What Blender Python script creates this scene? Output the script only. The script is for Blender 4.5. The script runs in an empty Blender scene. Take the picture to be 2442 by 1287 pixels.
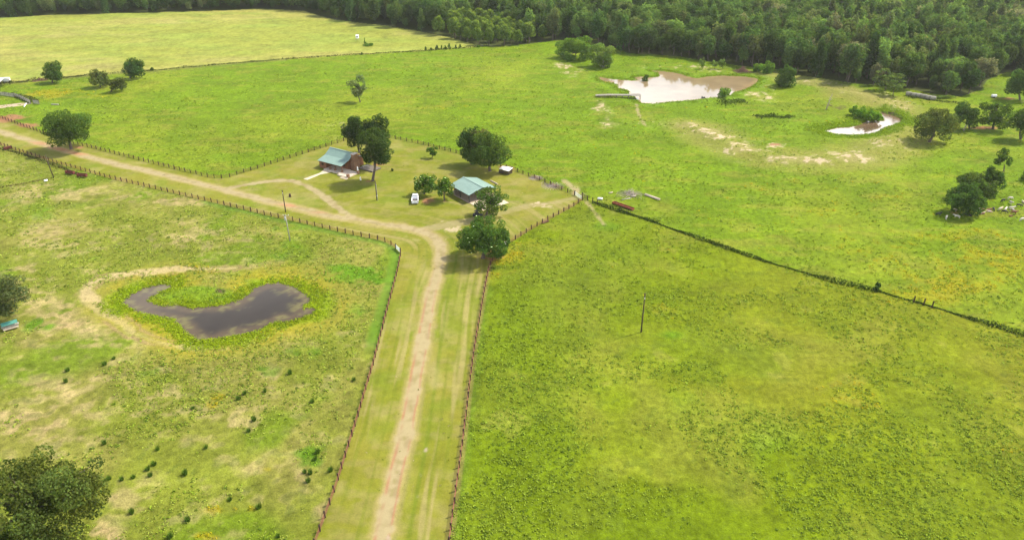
import bpy, math, random
import numpy as np
from mathutils import Vector, Matrix

# ------------------------------------------------------------------ camera, sky, sun, exposure
SC = bpy.context.scene
COL = SC.collection
W0, H0, FPX = 2442.0, 1287.0, 1720.0          # photograph size and focal length in its pixels
PITCH, CAMH = math.radians(28.4), 85.0
cam_d = bpy.data.cameras.new('drone_camera')
cam = bpy.data.objects.new('drone_camera', cam_d)
COL.objects.link(cam)
cam.location = (0, 0, CAMH)
cam.rotation_euler = (math.pi / 2 - PITCH, 0, 0)
cam_d.sensor_width = 36.0
cam_d.lens = 36.0 * FPX / W0
cam_d.clip_start, cam_d.clip_end = 1.0, 12000.0
SC.camera = cam

SUN_EL, SUN_AZ = math.radians(52), math.atan2(0.86, 0.42)      # azimuth measured from +Y towards +X
SDIR = Vector((math.sin(SUN_AZ) * math.cos(SUN_EL), math.cos(SUN_AZ) * math.cos(SUN_EL), math.sin(SUN_EL)))
sun_d = bpy.data.lights.new('sun', 'SUN')
sun_d.energy, sun_d.angle, sun_d.color = 3.75, math.radians(2.6), (1.0, 0.94, 0.80)
sun = bpy.data.objects.new('sun', sun_d)
COL.objects.link(sun)
sun.rotation_euler = SDIR.to_track_quat('Z', 'Y').to_euler()

world = bpy.data.worlds.new('World')
SC.world = world
world.use_nodes = True
wt = world.node_tree
bg = wt.nodes['Background']
sky = wt.nodes.new('ShaderNodeTexSky')
sky.sky_type = 'NISHITA'
sky.sun_disc = False
sky.sun_elevation, sky.sun_rotation = SUN_EL, SUN_AZ
sky.dust_density = 2.0
tc = wt.nodes.new('ShaderNodeTexCoord')
mp = wt.nodes.new('ShaderNodeMapping')
mp.inputs['Scale'].default_value = (1.0, 1.0, 2.6)
nz = wt.nodes.new('ShaderNodeTexNoise')
nz.inputs['Scale'].default_value = 3.1
nz.inputs['Detail'].default_value = 6.0
nz.inputs['Roughness'].default_value = 0.55
rmp = wt.nodes.new('ShaderNodeMapRange')
rmp.inputs['From Min'].default_value, rmp.inputs['From Max'].default_value = 0.33, 0.5
sep = wt.nodes.new('ShaderNodeSeparateXYZ')
low = wt.nodes.new('ShaderNodeMapRange')                      # clouds bank up low over the horizon
low.inputs['From Min'].default_value, low.inputs['From Max'].default_value = 0.5, 0.3
mul = wt.nodes.new('ShaderNodeMath'); mul.operation = 'MULTIPLY'
mixw = wt.nodes.new('ShaderNodeMix'); mixw.data_type = 'RGBA'
mixw.inputs['B'].default_value = (28.0, 27.6, 27.2, 1)
wt.links.new(tc.outputs['Generated'], mp.inputs['Vector'])
wt.links.new(mp.outputs['Vector'], nz.inputs['Vector'])
wt.links.new(nz.outputs['Fac'], rmp.inputs['Value'])
wt.links.new(tc.outputs['Generated'], sep.inputs['Vector'])
wt.links.new(sep.outputs['Z'], low.inputs['Value'])
wt.links.new(rmp.outputs['Result'], mul.inputs[0])
foot = wt.nodes.new('ShaderNodeMapRange')
foot.inputs['From Min'].default_value, foot.inputs['From Max'].default_value = 0.205, 0.27
foot.inputs['To Min'].default_value = 0.12
wt.links.new(sep.outputs['Z'], foot.inputs['Value'])
mul2 = wt.nodes.new('ShaderNodeMath'); mul2.operation = 'MULTIPLY'
wt.links.new(low.outputs['Result'], mul2.inputs[0]); wt.links.new(foot.outputs['Result'], mul2.inputs[1])
wt.links.new(mul2.outputs[0], mul.inputs[1])
wt.links.new(mul.outputs[0], mixw.inputs['Factor'])
wt.links.new(sky.outputs['Color'], mixw.inputs['A'])
wt.links.new(mixw.outputs['Result'], bg.inputs['Color'])
bg.inputs['Strength'].default_value = 0.11

SC.view_settings.view_transform = 'Standard'
SC.view_settings.look = 'None'
SC.view_settings.gamma = 1.0
SC.view_settings.exposure = 0.95
SC.render.engine = 'CYCLES'
SC.cycles.max_bounces = 6
SC.cycles.diffuse_bounces = 3
SC.cycles.transmission_bounces = 3
SC.cycles.transparent_max_bounces = 6
SC.cycles.volume_bounces = 1

# ------------------------------------------------------------------ geometry of the place
CP, SP = math.cos(PITCH), math.sin(PITCH)

def ray(px, py):
    cx, cy = (px - W0 / 2) / FPX, -(py - H0 / 2) / FPX
    return cx, CP + cy * SP, -SP + cy * CP

def at(px, py, z=0.0):
    """ground point of the survey seen at a photo pixel"""
    x, y, d = ray(px, py)
    t = (CAMH - z) / -d
    return Vector((x * t, y * t, z))

def at2(pts):
    return np.array([at(a, b)[:2] for a, b in pts])

def pix(x, y, z=0.0):
    dz = z - CAMH
    dep = y * CP - dz * SP
    up = y * SP + dz * CP
    return W0 / 2 + FPX * x / dep, H0 / 2 - FPX * up / dep

def ppm(px, py):
    p = at(px, py)
    return FPX / (p.y * CP + CAMH * SP)

def theta(py):
    return PITCH + math.atan((py - H0 / 2) / FPX)

# ------------------------------------------------------------------ numpy noise
def _hash(ix, iy, seed):
    h = (ix.astype(np.int64) * 374761393 + iy.astype(np.int64) * 668265263 + seed * 974634777) & 0xFFFFFFFF
    h = ((h ^ (h >> 13)) * 1274126177) & 0xFFFFFFFF
    h = (h ^ (h >> 16)) & 0xFFFF
    return h / 65535.0

def vn(x, y, size, seed):
    x = np.asarray(x) / size; y = np.asarray(y) / size
    ix, iy = np.floor(x), np.floor(y)
    fx, fy = x - ix, y - iy
    fx = fx * fx * (3 - 2 * fx); fy = fy * fy * (3 - 2 * fy)
    a = _hash(ix, iy, seed); b = _hash(ix + 1, iy, seed)
    c = _hash(ix, iy + 1, seed); d = _hash(ix + 1, iy + 1, seed)
    return (a * (1 - fx) + b * fx) * (1 - fy) + (c * (1 - fx) + d * fx) * fy

def fbm(x, y, size, seed, octv=3):
    s, amp, tot = 0.0, 1.0, 0.0
    cs, sn = math.cos(0.6), math.sin(0.6)
    for k in range(octv):
        s = s + amp * vn(x, y, size, seed + 17 * k)
        tot += amp; amp *= 0.55; size *= 0.5
        x, y = x * cs - y * sn, x * sn + y * cs
    return s / tot

def sstep(a, b, v):
    t = np.clip((v - a) / (b - a), 0, 1)
    return t * t * (3 - 2 * t)

def inpoly(x, y, poly):
    res = np.zeros(x.shape, bool)
    n = len(poly)
    for i in range(n):
        x1, y1 = poly[i]; x2, y2 = poly[(i + 1) % n]
        if y1 == y2: continue
        c = ((y1 > y) != (y2 > y)) & (x < (x2 - x1) * (y - y1) / (y2 - y1) + x1)
        res ^= c
    return res

def dseg(x, y, poly, closed=False):
    """distance to a polyline and signed lateral offset (positive on its right)"""
    best = np.full(x.shape, 1e9); off = np.zeros(x.shape)
    n = len(poly)
    for i in range(n if closed else n - 1):
        x1, y1 = poly[i]; x2, y2 = poly[(i + 1) % n]
        dx, dy = x2 - x1, y2 - y1
        L2 = dx * dx + dy * dy + 1e-9
        t = np.clip(((x - x1) * dx + (y - y1) * dy) / L2, 0, 1)
        d = np.hypot(x - x1 - t * dx, y - y1 - t * dy)
        m = d < best
        best = np.where(m, d, best)
        s = ((x - x1) * dy - (y - y1) * dx) / math.sqrt(L2)
        off = np.where(m, s, off)
    return best, off

def sdist(x, y, poly, reach=40.0):
    """signed distance to a polygon, negative inside; only computed near it"""
    out = np.full(x.shape, reach)
    m = (x > poly[:, 0].min() - reach) & (x < poly[:, 0].max() + reach) & (y > poly[:, 1].min() - reach) & (y < poly[:, 1].max() + reach)
    d, _ = dseg(x[m], y[m], poly, True)
    ins = inpoly(x[m], y[m], poly)
    out[m] = np.where(ins, -d, np.minimum(d, reach))
    return out

def smooth_line(pts, n=6):
    P = np.array(pts, float)
    P = np.vstack([2 * P[0] - P[1], P, 2 * P[-1] - P[-2]])
    out = []
    for i in range(1, len(P) - 2):
        for t in np.linspace(0, 1, n, endpoint=False):
            a, b, c, d = P[i - 1], P[i], P[i + 1], P[i + 2]
            out.append(0.5 * (2 * b + (c - a) * t + (2 * a - 5 * b + 4 * c - d) * t * t + (3 * b - a - 3 * c + d) * t ** 3))
    out.append(P[-2])
    return np.array(out)

def zones(x, y, lst):
    s = np.zeros(x.shape)
    for (px, py, rx, ry, k) in lst:
        c = at(px, py)
        wx = rx / ppm(px, py)
        wy = abs(at(px, py - ry).y - at(px, py + ry).y) / 2
        # follow the line of sight so that tilted patches stay put
        d2 = ((x - c.x * y / c.y) / wx) ** 2 + ((y - c.y) / wy) ** 2
        s = np.maximum(s, k * np.exp(-d2 * 0.9))
    return s

# ------------------------------------------------------------------ mesh helpers
def mk_mesh(name, co, quads=None, tris=None, mats=(), cols=None, smooth=False, mat_idx=None):
    me = bpy.data.meshes.new(name)
    co = np.asarray(co, np.float32)
    nq = 0 if quads is None else len(quads)
    nt = 0 if tris is None else len(tris)
    me.vertices.add(len(co))
    me.vertices.foreach_set('co', co.ravel())
    loops = []
    if nq: loops.append(np.asarray(quads, np.int32).ravel())
    if nt: loops.append(np.asarray(tris, np.int32).ravel())
    loops = np.concatenate(loops)
    me.loops.add(len(loops))
    me.loops.foreach_set('vertex_index', loops)
    tot = np.concatenate([np.full(nq, 4, np.int32), np.full(nt, 3, np.int32)])
    start = np.concatenate([[0], np.cumsum(tot)[:-1]]).astype(np.int32)
    me.polygons.add(nq + nt)
    me.polygons.foreach_set('loop_start', start)
    me.polygons.foreach_set('loop_total', tot)
    if smooth: me.polygons.foreach_set('use_smooth', np.ones(nq + nt, bool))
    if mat_idx is not None: me.polygons.foreach_set('material_index', np.asarray(mat_idx, np.int32))
    for m in mats: me.materials.append(m)
    me.update(calc_edges=True)
    if cols is not None:
        a = me.color_attributes.new('Col', 'FLOAT_COLOR', 'POINT')
        c4 = np.ones((len(co), 4), np.float32); c4[:, :3] = cols
        a.data.foreach_set('color', c4.ravel())
    return me

class MB:
    """collects boxes, bars, tubes and prisms into one mesh"""
    def __init__(self):
        self.v, self.f = [], []
    def add(self, vs, fs):
        o = len(self.v)
        self.v += [tuple(p) for p in vs]
        self.f += [tuple(i + o for i in f) for f in fs]
        return self
    def box(self, c, s, rz=0.0, taper=1.0):
        hx, hy, hz = s[0] / 2, s[1] / 2, s[2] / 2
        cs, sn = math.cos(rz), math.sin(rz)
        vs = []
        for zz, k in ((-hz, 1.0), (hz, taper)):
            for a, b in ((-1, -1), (1, -1), (1, 1), (-1, 1)):
                x, y = a * hx * k, b * hy * k
                vs.append((c[0] + x * cs - y * sn, c[1] + x * sn + y * cs, c[2] + zz))
        return self.add(vs, [(0, 3, 2, 1), (4, 5, 6, 7), (0, 1, 5, 4), (1, 2, 6, 5), (2, 3, 7, 6), (3, 0, 4, 7)])
    def tube(self, pts, rad, n=7, cap=True):
        pts = [Vector(p) for p in pts]
        if not hasattr(rad, '__len__'): rad = [rad] * len(pts)
        rings = []
        for i, p in enumerate(pts):
            d = (pts[min(i + 1, len(pts) - 1)] - pts[max(i - 1, 0)]).normalized()
            a = d.orthogonal().normalized() if abs(d.z) > 0.95 else Vector((0, 0, 1)).cross(d).normalized()
            b = d.cross(a).normalized()
            rings.append([p + (a * math.cos(2 * math.pi * k / n) + b * math.sin(2 * math.pi * k / n)) * rad[i] for k in range(n)])
        vs = [q for r in rings for q in r]
        fs = []
        for i in range(len(pts) - 1):
            for k in range(n):
                fs.append((i * n + k, i * n + (k + 1) % n, (i + 1) * n + (k + 1) % n, (i + 1) * n + k))
        if cap:
            fs.append(tuple(range(n))[::-1])
            fs.append(tuple((len(pts) - 1) * n + k for k in range(n)))
        return self.add(vs, fs)
    def slab(self, quad, t):
        """a plate of thickness t under four (or more) points"""
        n = len(quad)
        q = [Vector(p) for p in quad]
        nn = (q[1] - q[0]).cross(q[2] - q[0]).normalized()
        if nn.z < 0: nn = -nn
        vs = q + [p - nn * t for p in q]
        fs = [tuple(range(n)), tuple(range(2 * n - 1, n - 1, -1))]
        for k in range(n):
            fs.append((k, k + n, (k + 1) % n + n, (k + 1) % n))
        return self.add(vs, fs)
    def build(self, name, mat, parent=None, smooth=False):
        me = bpy.data.meshes.new(name)
        me.from_pydata(self.v, [], self.f)
        me.materials.append(mat)
        if smooth:
            me.polygons.foreach_set('use_smooth', np.ones(len(me.polygons), bool))
        me.update()
        return link(name, me, parent)

def link(name, data, parent=None):
    o = bpy.data.objects.new(name, data)
    COL.objects.link(o)
    if parent is not None: o.parent = parent
    return o

def tag(o, label=None, cat=None, group=None, kind=None):
    if label: o['label'] = label
    if cat: o['category'] = cat
    if group: o['group'] = group
    if kind: o['kind'] = kind
    return o

def thing(name, label, cat, loc, rz=0.0, group=None):
    o = bpy.data.objects.new(name, None)
    COL.objects.link(o)
    o.empty_display_size = 0.3
    o.location = loc
    o.rotation_euler = (0, 0, rz)
    return tag(o, label, cat, group)

def copy_tree(o, parent=None):
    c = o.copy()
    COL.objects.link(c)
    if parent is not None: c.parent = parent
    for ch in list(o.children):
        copy_tree(ch, c)
    return c

# ------------------------------------------------------------------ materials
def nodes_of(name):
    m = bpy.data.materials.new(name)
    m.use_nodes = True
    nt = m.node_tree
    return m, nt, nt.nodes['Principled BSDF'], nt.nodes['Material Output']

def tint_nodes(nt, kind='INSTANCER'):
    at_ = nt.nodes.new('ShaderNodeAttribute'); at_.attribute_type = kind; at_.attribute_name = 'tint'
    return at_

def noise_nodes(nt, scale, detail=4, rough=0.6, coord='Object', stretch=None):
    t = nt.nodes.new('ShaderNodeTexCoord')
    n = nt.nodes.new('ShaderNodeTexNoise')
    n.inputs['Scale'].default_value = scale
    n.inputs['Detail'].default_value = detail
    n.inputs['Roughness'].default_value = rough
    if stretch:
        m = nt.nodes.new('ShaderNodeMapping')
        m.inputs['Scale'].default_value = stretch
        nt.links.new(t.outputs[coord], m.inputs['Vector'])
        nt.links.new(m.outputs['Vector'], n.inputs['Vector'])
    else:
        nt.links.new(t.outputs[coord], n.inputs['Vector'])
    return n

def plain(name, c1, c2=None, rough=0.7, scale=3.0, metal=0.0, spec=0.3, stretch=None, bump=0.0):
    """two-tone worn surface"""
    m, nt, b, out = nodes_of(name)
    c2 = c2 or tuple(v * 0.7 for v in c1)
    n = noise_nodes(nt, scale, 5, 0.65, stretch=stretch)
    r = nt.nodes.new('ShaderNodeMapRange')
    r.inputs['From Min'].default_value, r.inputs['From Max'].default_value = 0.35, 0.65
    mx = nt.nodes.new('ShaderNodeMix'); mx.data_type = 'RGBA'
    mx.inputs['A'].default_value = (*c1, 1); mx.inputs['B'].default_value = (*c2, 1)
    nt.links.new(n.outputs['Fac'], r.inputs['Value'])
    nt.links.new(r.outputs['Result'], mx.inputs['Factor'])
    nt.links.new(mx.outputs['Result'], b.inputs['Base Color'])
    b.inputs['Roughness'].default_value = rough
    b.inputs['Metallic'].default_value = metal
    b.inputs['Specular IOR Level'].default_value = spec
    if bump:
        bp = nt.nodes.new('ShaderNodeBump')
        bp.inputs['Strength'].default_value = bump
        bp.inputs['Distance'].default_value = 0.05
        nt.links.new(n.outputs['Fac'], bp.inputs['Height'])
        nt.links.new(bp.outputs['Normal'], b.inputs['Normal'])
    return m

def leaf_material(name, trans=0.48):
    """leaf colour (vertex colour, 1 = neutral) times the tint of the plant, some light through the leaf"""
    m, nt, b, out = nodes_of(name)
    nt.nodes.remove(b)
    vc = nt.nodes.new('ShaderNodeVertexColor'); vc.layer_name = 'Col'
    tn = tint_nodes(nt)
    mx = nt.nodes.new('ShaderNodeMix'); mx.data_type = 'RGBA'; mx.blend_type = 'MULTIPLY'
    mx.inputs['Factor'].default_value = 1.0
    nt.links.new(vc.outputs['Color'], mx.inputs['A'])
    nt.links.new(tn.outputs['Color'], mx.inputs['B'])
    d = nt.nodes.new('ShaderNodeBsdfDiffuse')
    t = nt.nodes.new('ShaderNodeBsdfTranslucent')
    s = nt.nodes.new('ShaderNodeMixShader'); s.inputs['Fac'].default_value = trans
    warm = nt.nodes.new('ShaderNodeMix'); warm.data_type = 'RGBA'; warm.blend_type = 'MULTIPLY'
    warm.inputs['Factor'].default_value = 1.0
    warm.inputs['B'].default_value = (1.25, 1.25, 0.6, 1)
    nt.links.new(mx.outputs['Result'], d.inputs['Color'])
    nt.links.new(mx.outputs['Result'], warm.inputs['A'])
    nt.links.new(warm.outputs['Result'], t.inputs['Color'])
    nt.links.new(d.outputs[0], s.inputs[1]); nt.links.new(t.outputs[0], s.inputs[2])
    nt.links.new(s.outputs[0], out.inputs['Surface'])
    return m

def vcol_material(name, trans=0.3):
    """small plants: vertex colour only"""
    m, nt, b, out = nodes_of(name)
    nt.nodes.remove(b)
    vc = nt.nodes.new('ShaderNodeVertexColor'); vc.layer_name = 'Col'
    d = nt.nodes.new('ShaderNodeBsdfDiffuse')
    t = nt.nodes.new('ShaderNodeBsdfTranslucent')
    s = nt.nodes.new('ShaderNodeMixShader'); s.inputs['Fac'].default_value = trans
    for q in (d, t): nt.links.new(vc.outputs['Color'], q.inputs['Color'])
    nt.links.new(d.outputs[0], s.inputs[1]); nt.links.new(t.outputs[0], s.inputs[2])
    nt.links.new(s.outputs[0], out.inputs['Surface'])
    return m

M_LEAF = leaf_material('leaves')
M_WEED = vcol_material('pasture_plants')
M_BARK = plain('bark', (0.13, 0.10, 0.075), (0.06, 0.045, 0.035), 0.9, 4.0, stretch=(1, 1, 0.25))
M_DEAD = plain('bare_wood', (0.42, 0.36, 0.29), (0.25, 0.21, 0.17), 0.9, 5.0)
M_POST = plain('fence_post_wood', (0.055, 0.027, 0.02), (0.035, 0.019, 0.015), 0.85, 6.0)
M_RAIL = plain('fence_wire_rust', (0.24, 0.085, 0.05), (0.17, 0.065, 0.042), 0.8, 2.0)
M_ROOF = plain('green_metal_roof', (0.175, 0.265, 0.225), (0.205, 0.30, 0.255), 0.5, 0.7, 0.0, 0.55)
M_LOG = plain('stained_logs', (0.20, 0.085, 0.038), (0.12, 0.05, 0.024), 0.75, 2.0, stretch=(0.3, 0.3, 4.0), bump=0.5)
M_STONE = plain('brown_stone', (0.27, 0.15, 0.085), (0.13, 0.07, 0.04), 0.9, 3.5, bump=0.6)
M_CAP = plain('pale_stone', (0.55, 0.46, 0.36), (0.42, 0.34, 0.26), 0.85, 2.0)
M_CONC = plain('concrete', (0.50, 0.42, 0.30), (0.42, 0.35, 0.25), 0.9, 0.8)
M_DECK = plain('grey_deck_boards', (0.15, 0.125, 0.10), (0.10, 0.083, 0.066), 0.85, 2.5, stretch=(6, 0.4, 1))  # board colour darkened to carry the shade the cabin deck lies in
M_POLE = plain('pole_wood', (0.075, 0.05, 0.035), (0.05, 0.035, 0.026), 0.9, 2.0, stretch=(4, 4, 0.4))
M_GREY = plain('weathered_grey_wood', (0.36, 0.34, 0.28), (0.25, 0.235, 0.19), 0.9, 1.5)
M_GALV = plain('galvanised_steel', (0.55, 0.56, 0.54), (0.44, 0.45, 0.44), 0.45, 3.0, 0.4)
M_WHITE = plain('white_sheet_metal', (0.82, 0.81, 0.80), (0.72, 0.71, 0.70), 0.45, 0.8)
M_PAINT = plain('white_car_paint', (0.80, 0.80, 0.80), (0.76, 0.76, 0.77), 0.25, 1.0, 0.0, 0.6)
M_GLASS = plain('dark_glass', (0.012, 0.013, 0.015), (0.02, 0.02, 0.022), 0.08, 1.0, 0.0, 0.7)
M_RUBBER = plain('black_rubber', (0.02, 0.02, 0.02), (0.03, 0.03, 0.03), 0.85)
M_BED = plain('grey_bed_liner', (0.09, 0.08, 0.078), (0.06, 0.052, 0.05), 0.8, 3.0)
M_MAROON = plain('maroon_rusty_steel', (0.15, 0.035, 0.028), (0.10, 0.028, 0.022), 0.75, 2.0)
M_RUST = plain('red_rusty_steel', (0.27, 0.075, 0.04), (0.17, 0.05, 0.03), 0.85, 1.2)
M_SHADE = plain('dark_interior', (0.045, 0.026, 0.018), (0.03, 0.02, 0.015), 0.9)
M_HAY = plain('weathered_hay', (0.27, 0.25, 0.20), (0.19, 0.18, 0.14), 0.95, 1.2, bump=0.5)
M_BLACK = plain('black_metal', (0.025, 0.025, 0.027), (0.04, 0.04, 0.042), 0.6)
M_BRUSH = plain('red_brown_brush', (0.22, 0.12, 0.085), (0.13, 0.075, 0.055), 0.95, 3.0)
M_TEAL = plain('old_green_tin', (0.07, 0.24, 0.19), (0.05, 0.18, 0.14), 0.5, 2.0)

def water_material(name, c, rough, spec=0.5, bumps=0.02):
    m, nt, b, out = nodes_of(name)
    vc = nt.nodes.new('ShaderNodeVertexColor'); vc.layer_name = 'Col'
    nt.links.new(vc.outputs['Color'], b.inputs['Base Color'])
    b.inputs['Roughness'].default_value = rough
    b.inputs['IOR'].default_value = 1.33
    b.inputs['Specular IOR Level'].default_value = spec
    n2 = noise_nodes(nt, 1.2, 3, 0.5)
    bp = nt.nodes.new('ShaderNodeBump')
    bp.inputs['Strength'].default_value = bumps
    bp.inputs['Distance'].default_value = 0.05
    nt.links.new(n2.outputs['Fac'], bp.inputs['Height'])
    nt.links.new(bp.outputs['Normal'], b.inputs['Normal'])
    return m
M_POND1 = water_material('dark_pond_water', (0.085, 0.064, 0.036), 0.06, .4)
M_POND2 = water_material('muddy_pond_water', (0.21, 0.15, 0.075), 0.05)
M_POND3 = water_material('brown_creek_water', (0.10, 0.065, 0.04), 0.09, .32)

def ground_material():
    m, nt, b, out = nodes_of('ground_cover')
    vc = nt.nodes.new('ShaderNodeVertexColor'); vc.layer_name = 'Col'
    rg = nt.nodes.new('ShaderNodeAttribute'); rg.attribute_name = 'rough'
    n1 = noise_nodes(nt, 0.9, 5, 0.65)
    n2 = noise_nodes(nt, 3.3, 4, 0.7)
    ad = nt.nodes.new('ShaderNodeMath'); ad.operation = 'ADD'
    nt.links.new(n1.outputs['Fac'], ad.inputs[0]); nt.links.new(n2.outputs['Fac'], ad.inputs[1])
    mr = nt.nodes.new('ShaderNodeMapRange'); mr.clamp = False
    mr.inputs['From Min'].default_value, mr.inputs['From Max'].default_value = 0.7, 1.3
    mr.inputs['To Min'].default_value, mr.inputs['To Max'].default_value = -0.5, 0.5
    nt.links.new(ad.outputs[0], mr.inputs['Value'])
    am = nt.nodes.new('ShaderNodeMath'); am.operation = 'MULTIPLY_ADD'
    am.inputs[2].default_value = 1.0
    nt.links.new(mr.outputs['Result'], am.inputs[0]); nt.links.new(rg.outputs['Fac'], am.inputs[1])
    vm = nt.nodes.new('ShaderNodeVectorMath'); vm.operation = 'SCALE'
    nt.links.new(vc.outputs['Color'], vm.inputs[0]); nt.links.new(am.outputs[0], vm.inputs['Scale'])
    nt.links.new(vm.outputs[0], b.inputs['Base Color'])
    b.inputs['Roughness'].default_value = 0.95
    b.inputs['Specular IOR Level'].default_value = 0.05
    bp = nt.nodes.new('ShaderNodeBump')
    bp.inputs['Distance'].default_value = 0.22
    bs = nt.nodes.new('ShaderNodeMath'); bs.operation = 'MULTIPLY'; bs.inputs[1].default_value = 0.9
    nt.links.new(rg.outputs['Fac'], bs.inputs[0]); nt.links.new(bs.outputs[0], bp.inputs['Strength'])
    nt.links.new(ad.outputs[0], bp.inputs['Height'])
    nt.links.new(bp.outputs['Normal'], b.inputs['Normal'])
    return m
M_GROUND = ground_material()

# ------------------------------------------------------------------ layout of the farm (surveyed from photo points)
ROAD = smooth_line(at2([(860, 1490), (880, 1400), (905, 1310), (922, 1230), (945, 1130), (972, 1010), (994, 890), (1012, 790), (1029, 700), (1046, 640), (1052, 600),
                        (1043, 575), (1015, 555), (960, 542), (900, 533), (850, 523), (790, 515), (730, 501), (680, 488), (640, 480), (590, 467), (540, 455),
                        (450, 432), (350, 408), (270, 390), (200, 372), (140, 355), (80, 338), (0, 314), (-80, 292), (-200, 262)]))
LOOP = smooth_line(at2([(530, 452), (570, 444), (620, 436), (665, 431), (700, 433), (735, 446), (768, 466), (798, 490), (838, 517)]))
SPUR = smooth_line(at2([(1010, 549), (1050, 540), (1095, 532), (1140, 524), (1165, 518)]))
TRAIL = smooth_line(at2([(1388, 466), (1365, 474), (1330, 482), (1290, 488), (1250, 494), (1190, 510)]))
TRAIL2 = smooth_line(at2([(1392, 474), (1405, 490), (1425, 515), (1440, 536)]))
RIM = smooth_line(at2([(560, 640), (500, 642), (440, 641), (380, 646), (300, 655), (245, 665), (214, 681), (205, 701), (222, 724), (258, 746), (292, 772), (335, 800), (400, 819), (470, 828), (540, 830)]))
COWPATH = smooth_line(at2([(1518, 254), (1524, 275), (1538, 298), (1552, 306)]))
COWPATH2 = smooth_line(at2([(1372, 463), (1372, 452), (1360, 444), (1345, 430)]))
F1 = [(704, 1450), (735, 1345), (755, 1287), (800, 1165), (850, 1005), (890, 870), (920, 754), (940, 680), (951, 635), (955, 613), (955, 604)]
GATE1 = [(944, 593), (955, 604)]
F3 = [(944, 593), (937, 587), (925, 580), (910, 574), (892, 570), (841, 560), (791, 548.5), (743, 538), (696, 527), (650, 517), (604, 506), (500, 481.5),
      (400, 458.5), (254, 424), (210, 411), (146, 393), (95, 377.5), (36, 358.5), (0, 346), (-70, 322)]
F4 = [(-70, 258), (3, 282.6), (63, 305), (97, 317), (156, 338.5), (222, 354), (303, 375), (403, 400.5), (496, 423), (524, 426.5), (545, 424), (600, 407), (694, 377), (820, 336.5)]
F4B = [(820, 336.5), (850, 328), (880, 321), (910, 323), (935, 330), (1000, 343), (1096, 367.5), (1160, 386), (1222, 406), (1272, 424.5), (1338, 452.7), (1370, 466)]
F2B = [(1388, 478), (1372, 490), (1339, 508), (1304, 527), (1267, 548), (1241, 564.6), (1213.5, 582)]
F2 = [(1198, 592), (1190, 599), (1180, 612), (1172, 627), (1165, 648), (1156, 692), (1144, 760), (1131, 836), (1118, 934), (1108, 1020), (1096, 1110), (1086, 1180), (1072, 1287), (1064, 1345), (1050, 1450)]
F5 = [(1388, 471), (1401, 478), (1413, 483), (1460, 499), (1530, 520), (1600, 546), (1700, 581), (1800, 616), (1900, 646), (2000, 675), (2090, 695), (2150, 712), (2222, 732), (2330, 766), (2442, 800), (2560, 836)]
F6 = [(-60, 206), (10, 200), (90, 192), (200, 181), (360, 169), (600, 148), (850, 131), (1010, 122), (1150, 112)]
EDGE = [(-300, 60), (-50, 44), (0, 43), (100, 37), (300, 31), (450, 28), (600, 23), (650, 22.5), (725, 27), (790, 46), (850, 54), (920, 62), (1000, 75), (1080, 92), (1150, 112),
        (1190, 111), (1250, 107), (1300, 100), (1340, 96), (1400, 100), (1470, 116), (1500, 128), (1560, 130), (1620, 135), (1660, 142), (1740, 154), (1790, 160),
        (1850, 166), (1890, 178), (1960, 187), (2040, 200), (2100, 205), (2160, 212), (2220, 224), (2290, 232), (2340, 214), (2356, 190), (2400, 172), (2442, 176), (2560, 200), (2900, 240)]
MOWN = F1 + F3[1:] + [(-70, 258)] + F4[1:] + F4B[1:] + F2B + F2
P_MOWN = at2(MOWN)
P_HAY = at2(EDGE[:15] + F6[::-1] + [(-300, 215)])
P_RIGHT = at2(F5 + [(2700, 900), (2700, 1500), (1044, 1500)] + F2[::-1] + F2B[::-1])
P_LEFT = at2(F3 + [(-400, 330), (-400, 1500), (690, 1500)] + F1)
P_FOREST = np.vstack([at2(EDGE), [(900, 700), (1100, 1500), (-1100, 1500), (-900, 700)]])
def crop(pts, s, ox, oy):
    return [(a / s + ox, b / s + oy) for a, b in pts]
POND1 = at2(crop([(80, 455), (180, 370), (300, 310), (420, 280), (520, 262), (570, 290), (420, 350), (330, 410), (300, 450), (420, 500), (520, 512), (700, 503), (800, 545),
                  (960, 522), (1080, 520), (1250, 485), (1380, 440), (1500, 360), (1550, 300), (1650, 270), (1800, 250), (1950, 290), (2020, 340), (2130, 410), (2140, 450),
                  (2060, 490), (2040, 540), (2100, 555), (2180, 530), (2150, 580), (2000, 630), (1860, 665), (1830, 632), (1700, 680), (1560, 760), (1400, 800), (1200, 830),
                  (1050, 850), (900, 862), (870, 830), (780, 780), (720, 700), (640, 625), (480, 602), (330, 570), (200, 530), (130, 490)], 4.696, 280, 620))
POND2 = at2(crop([(150, 405), (250, 425), (400, 440), (520, 447), (590, 440), (560, 410), (640, 400), (720, 412), (830, 405), (860, 385), (840, 345), (760, 330), (900, 340),
                  (1000, 352), (1100, 372), (1150, 397), (1280, 422), (1400, 402), (1550, 390), (1700, 395), (1850, 402), (1960, 420), (1990, 438), (1960, 480), (1860, 540),
                  (1760, 577), (1680, 590), (1640, 630), (1500, 645), (1350, 662), (1200, 682), (1000, 692), (850, 710), (750, 720), (640, 700), (600, 660), (560, 610), (500, 600),
                  (512, 570), (480, 545), (380, 530), (370, 490), (280, 462), (200, 450), (165, 430)], 4.884, 1400, 100))
POND3 = at2(crop([(110, 1045), (225, 1012), (330, 992), (500, 987), (650, 962), (760, 930), (800, 900), (880, 860), (980, 880), (1060, 850), (1150, 865), (1220, 850), (1180, 780),
                  (1120, 700), (1200, 712), (1350, 752), (1480, 802), (1510, 850), (1490, 900), (1350, 940), (1200, 972), (1080, 1050), (900, 1100), (700, 1112), (450, 1112),
                  (280, 1105), (180, 1075)], 8.04, 1960, 180))
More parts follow.
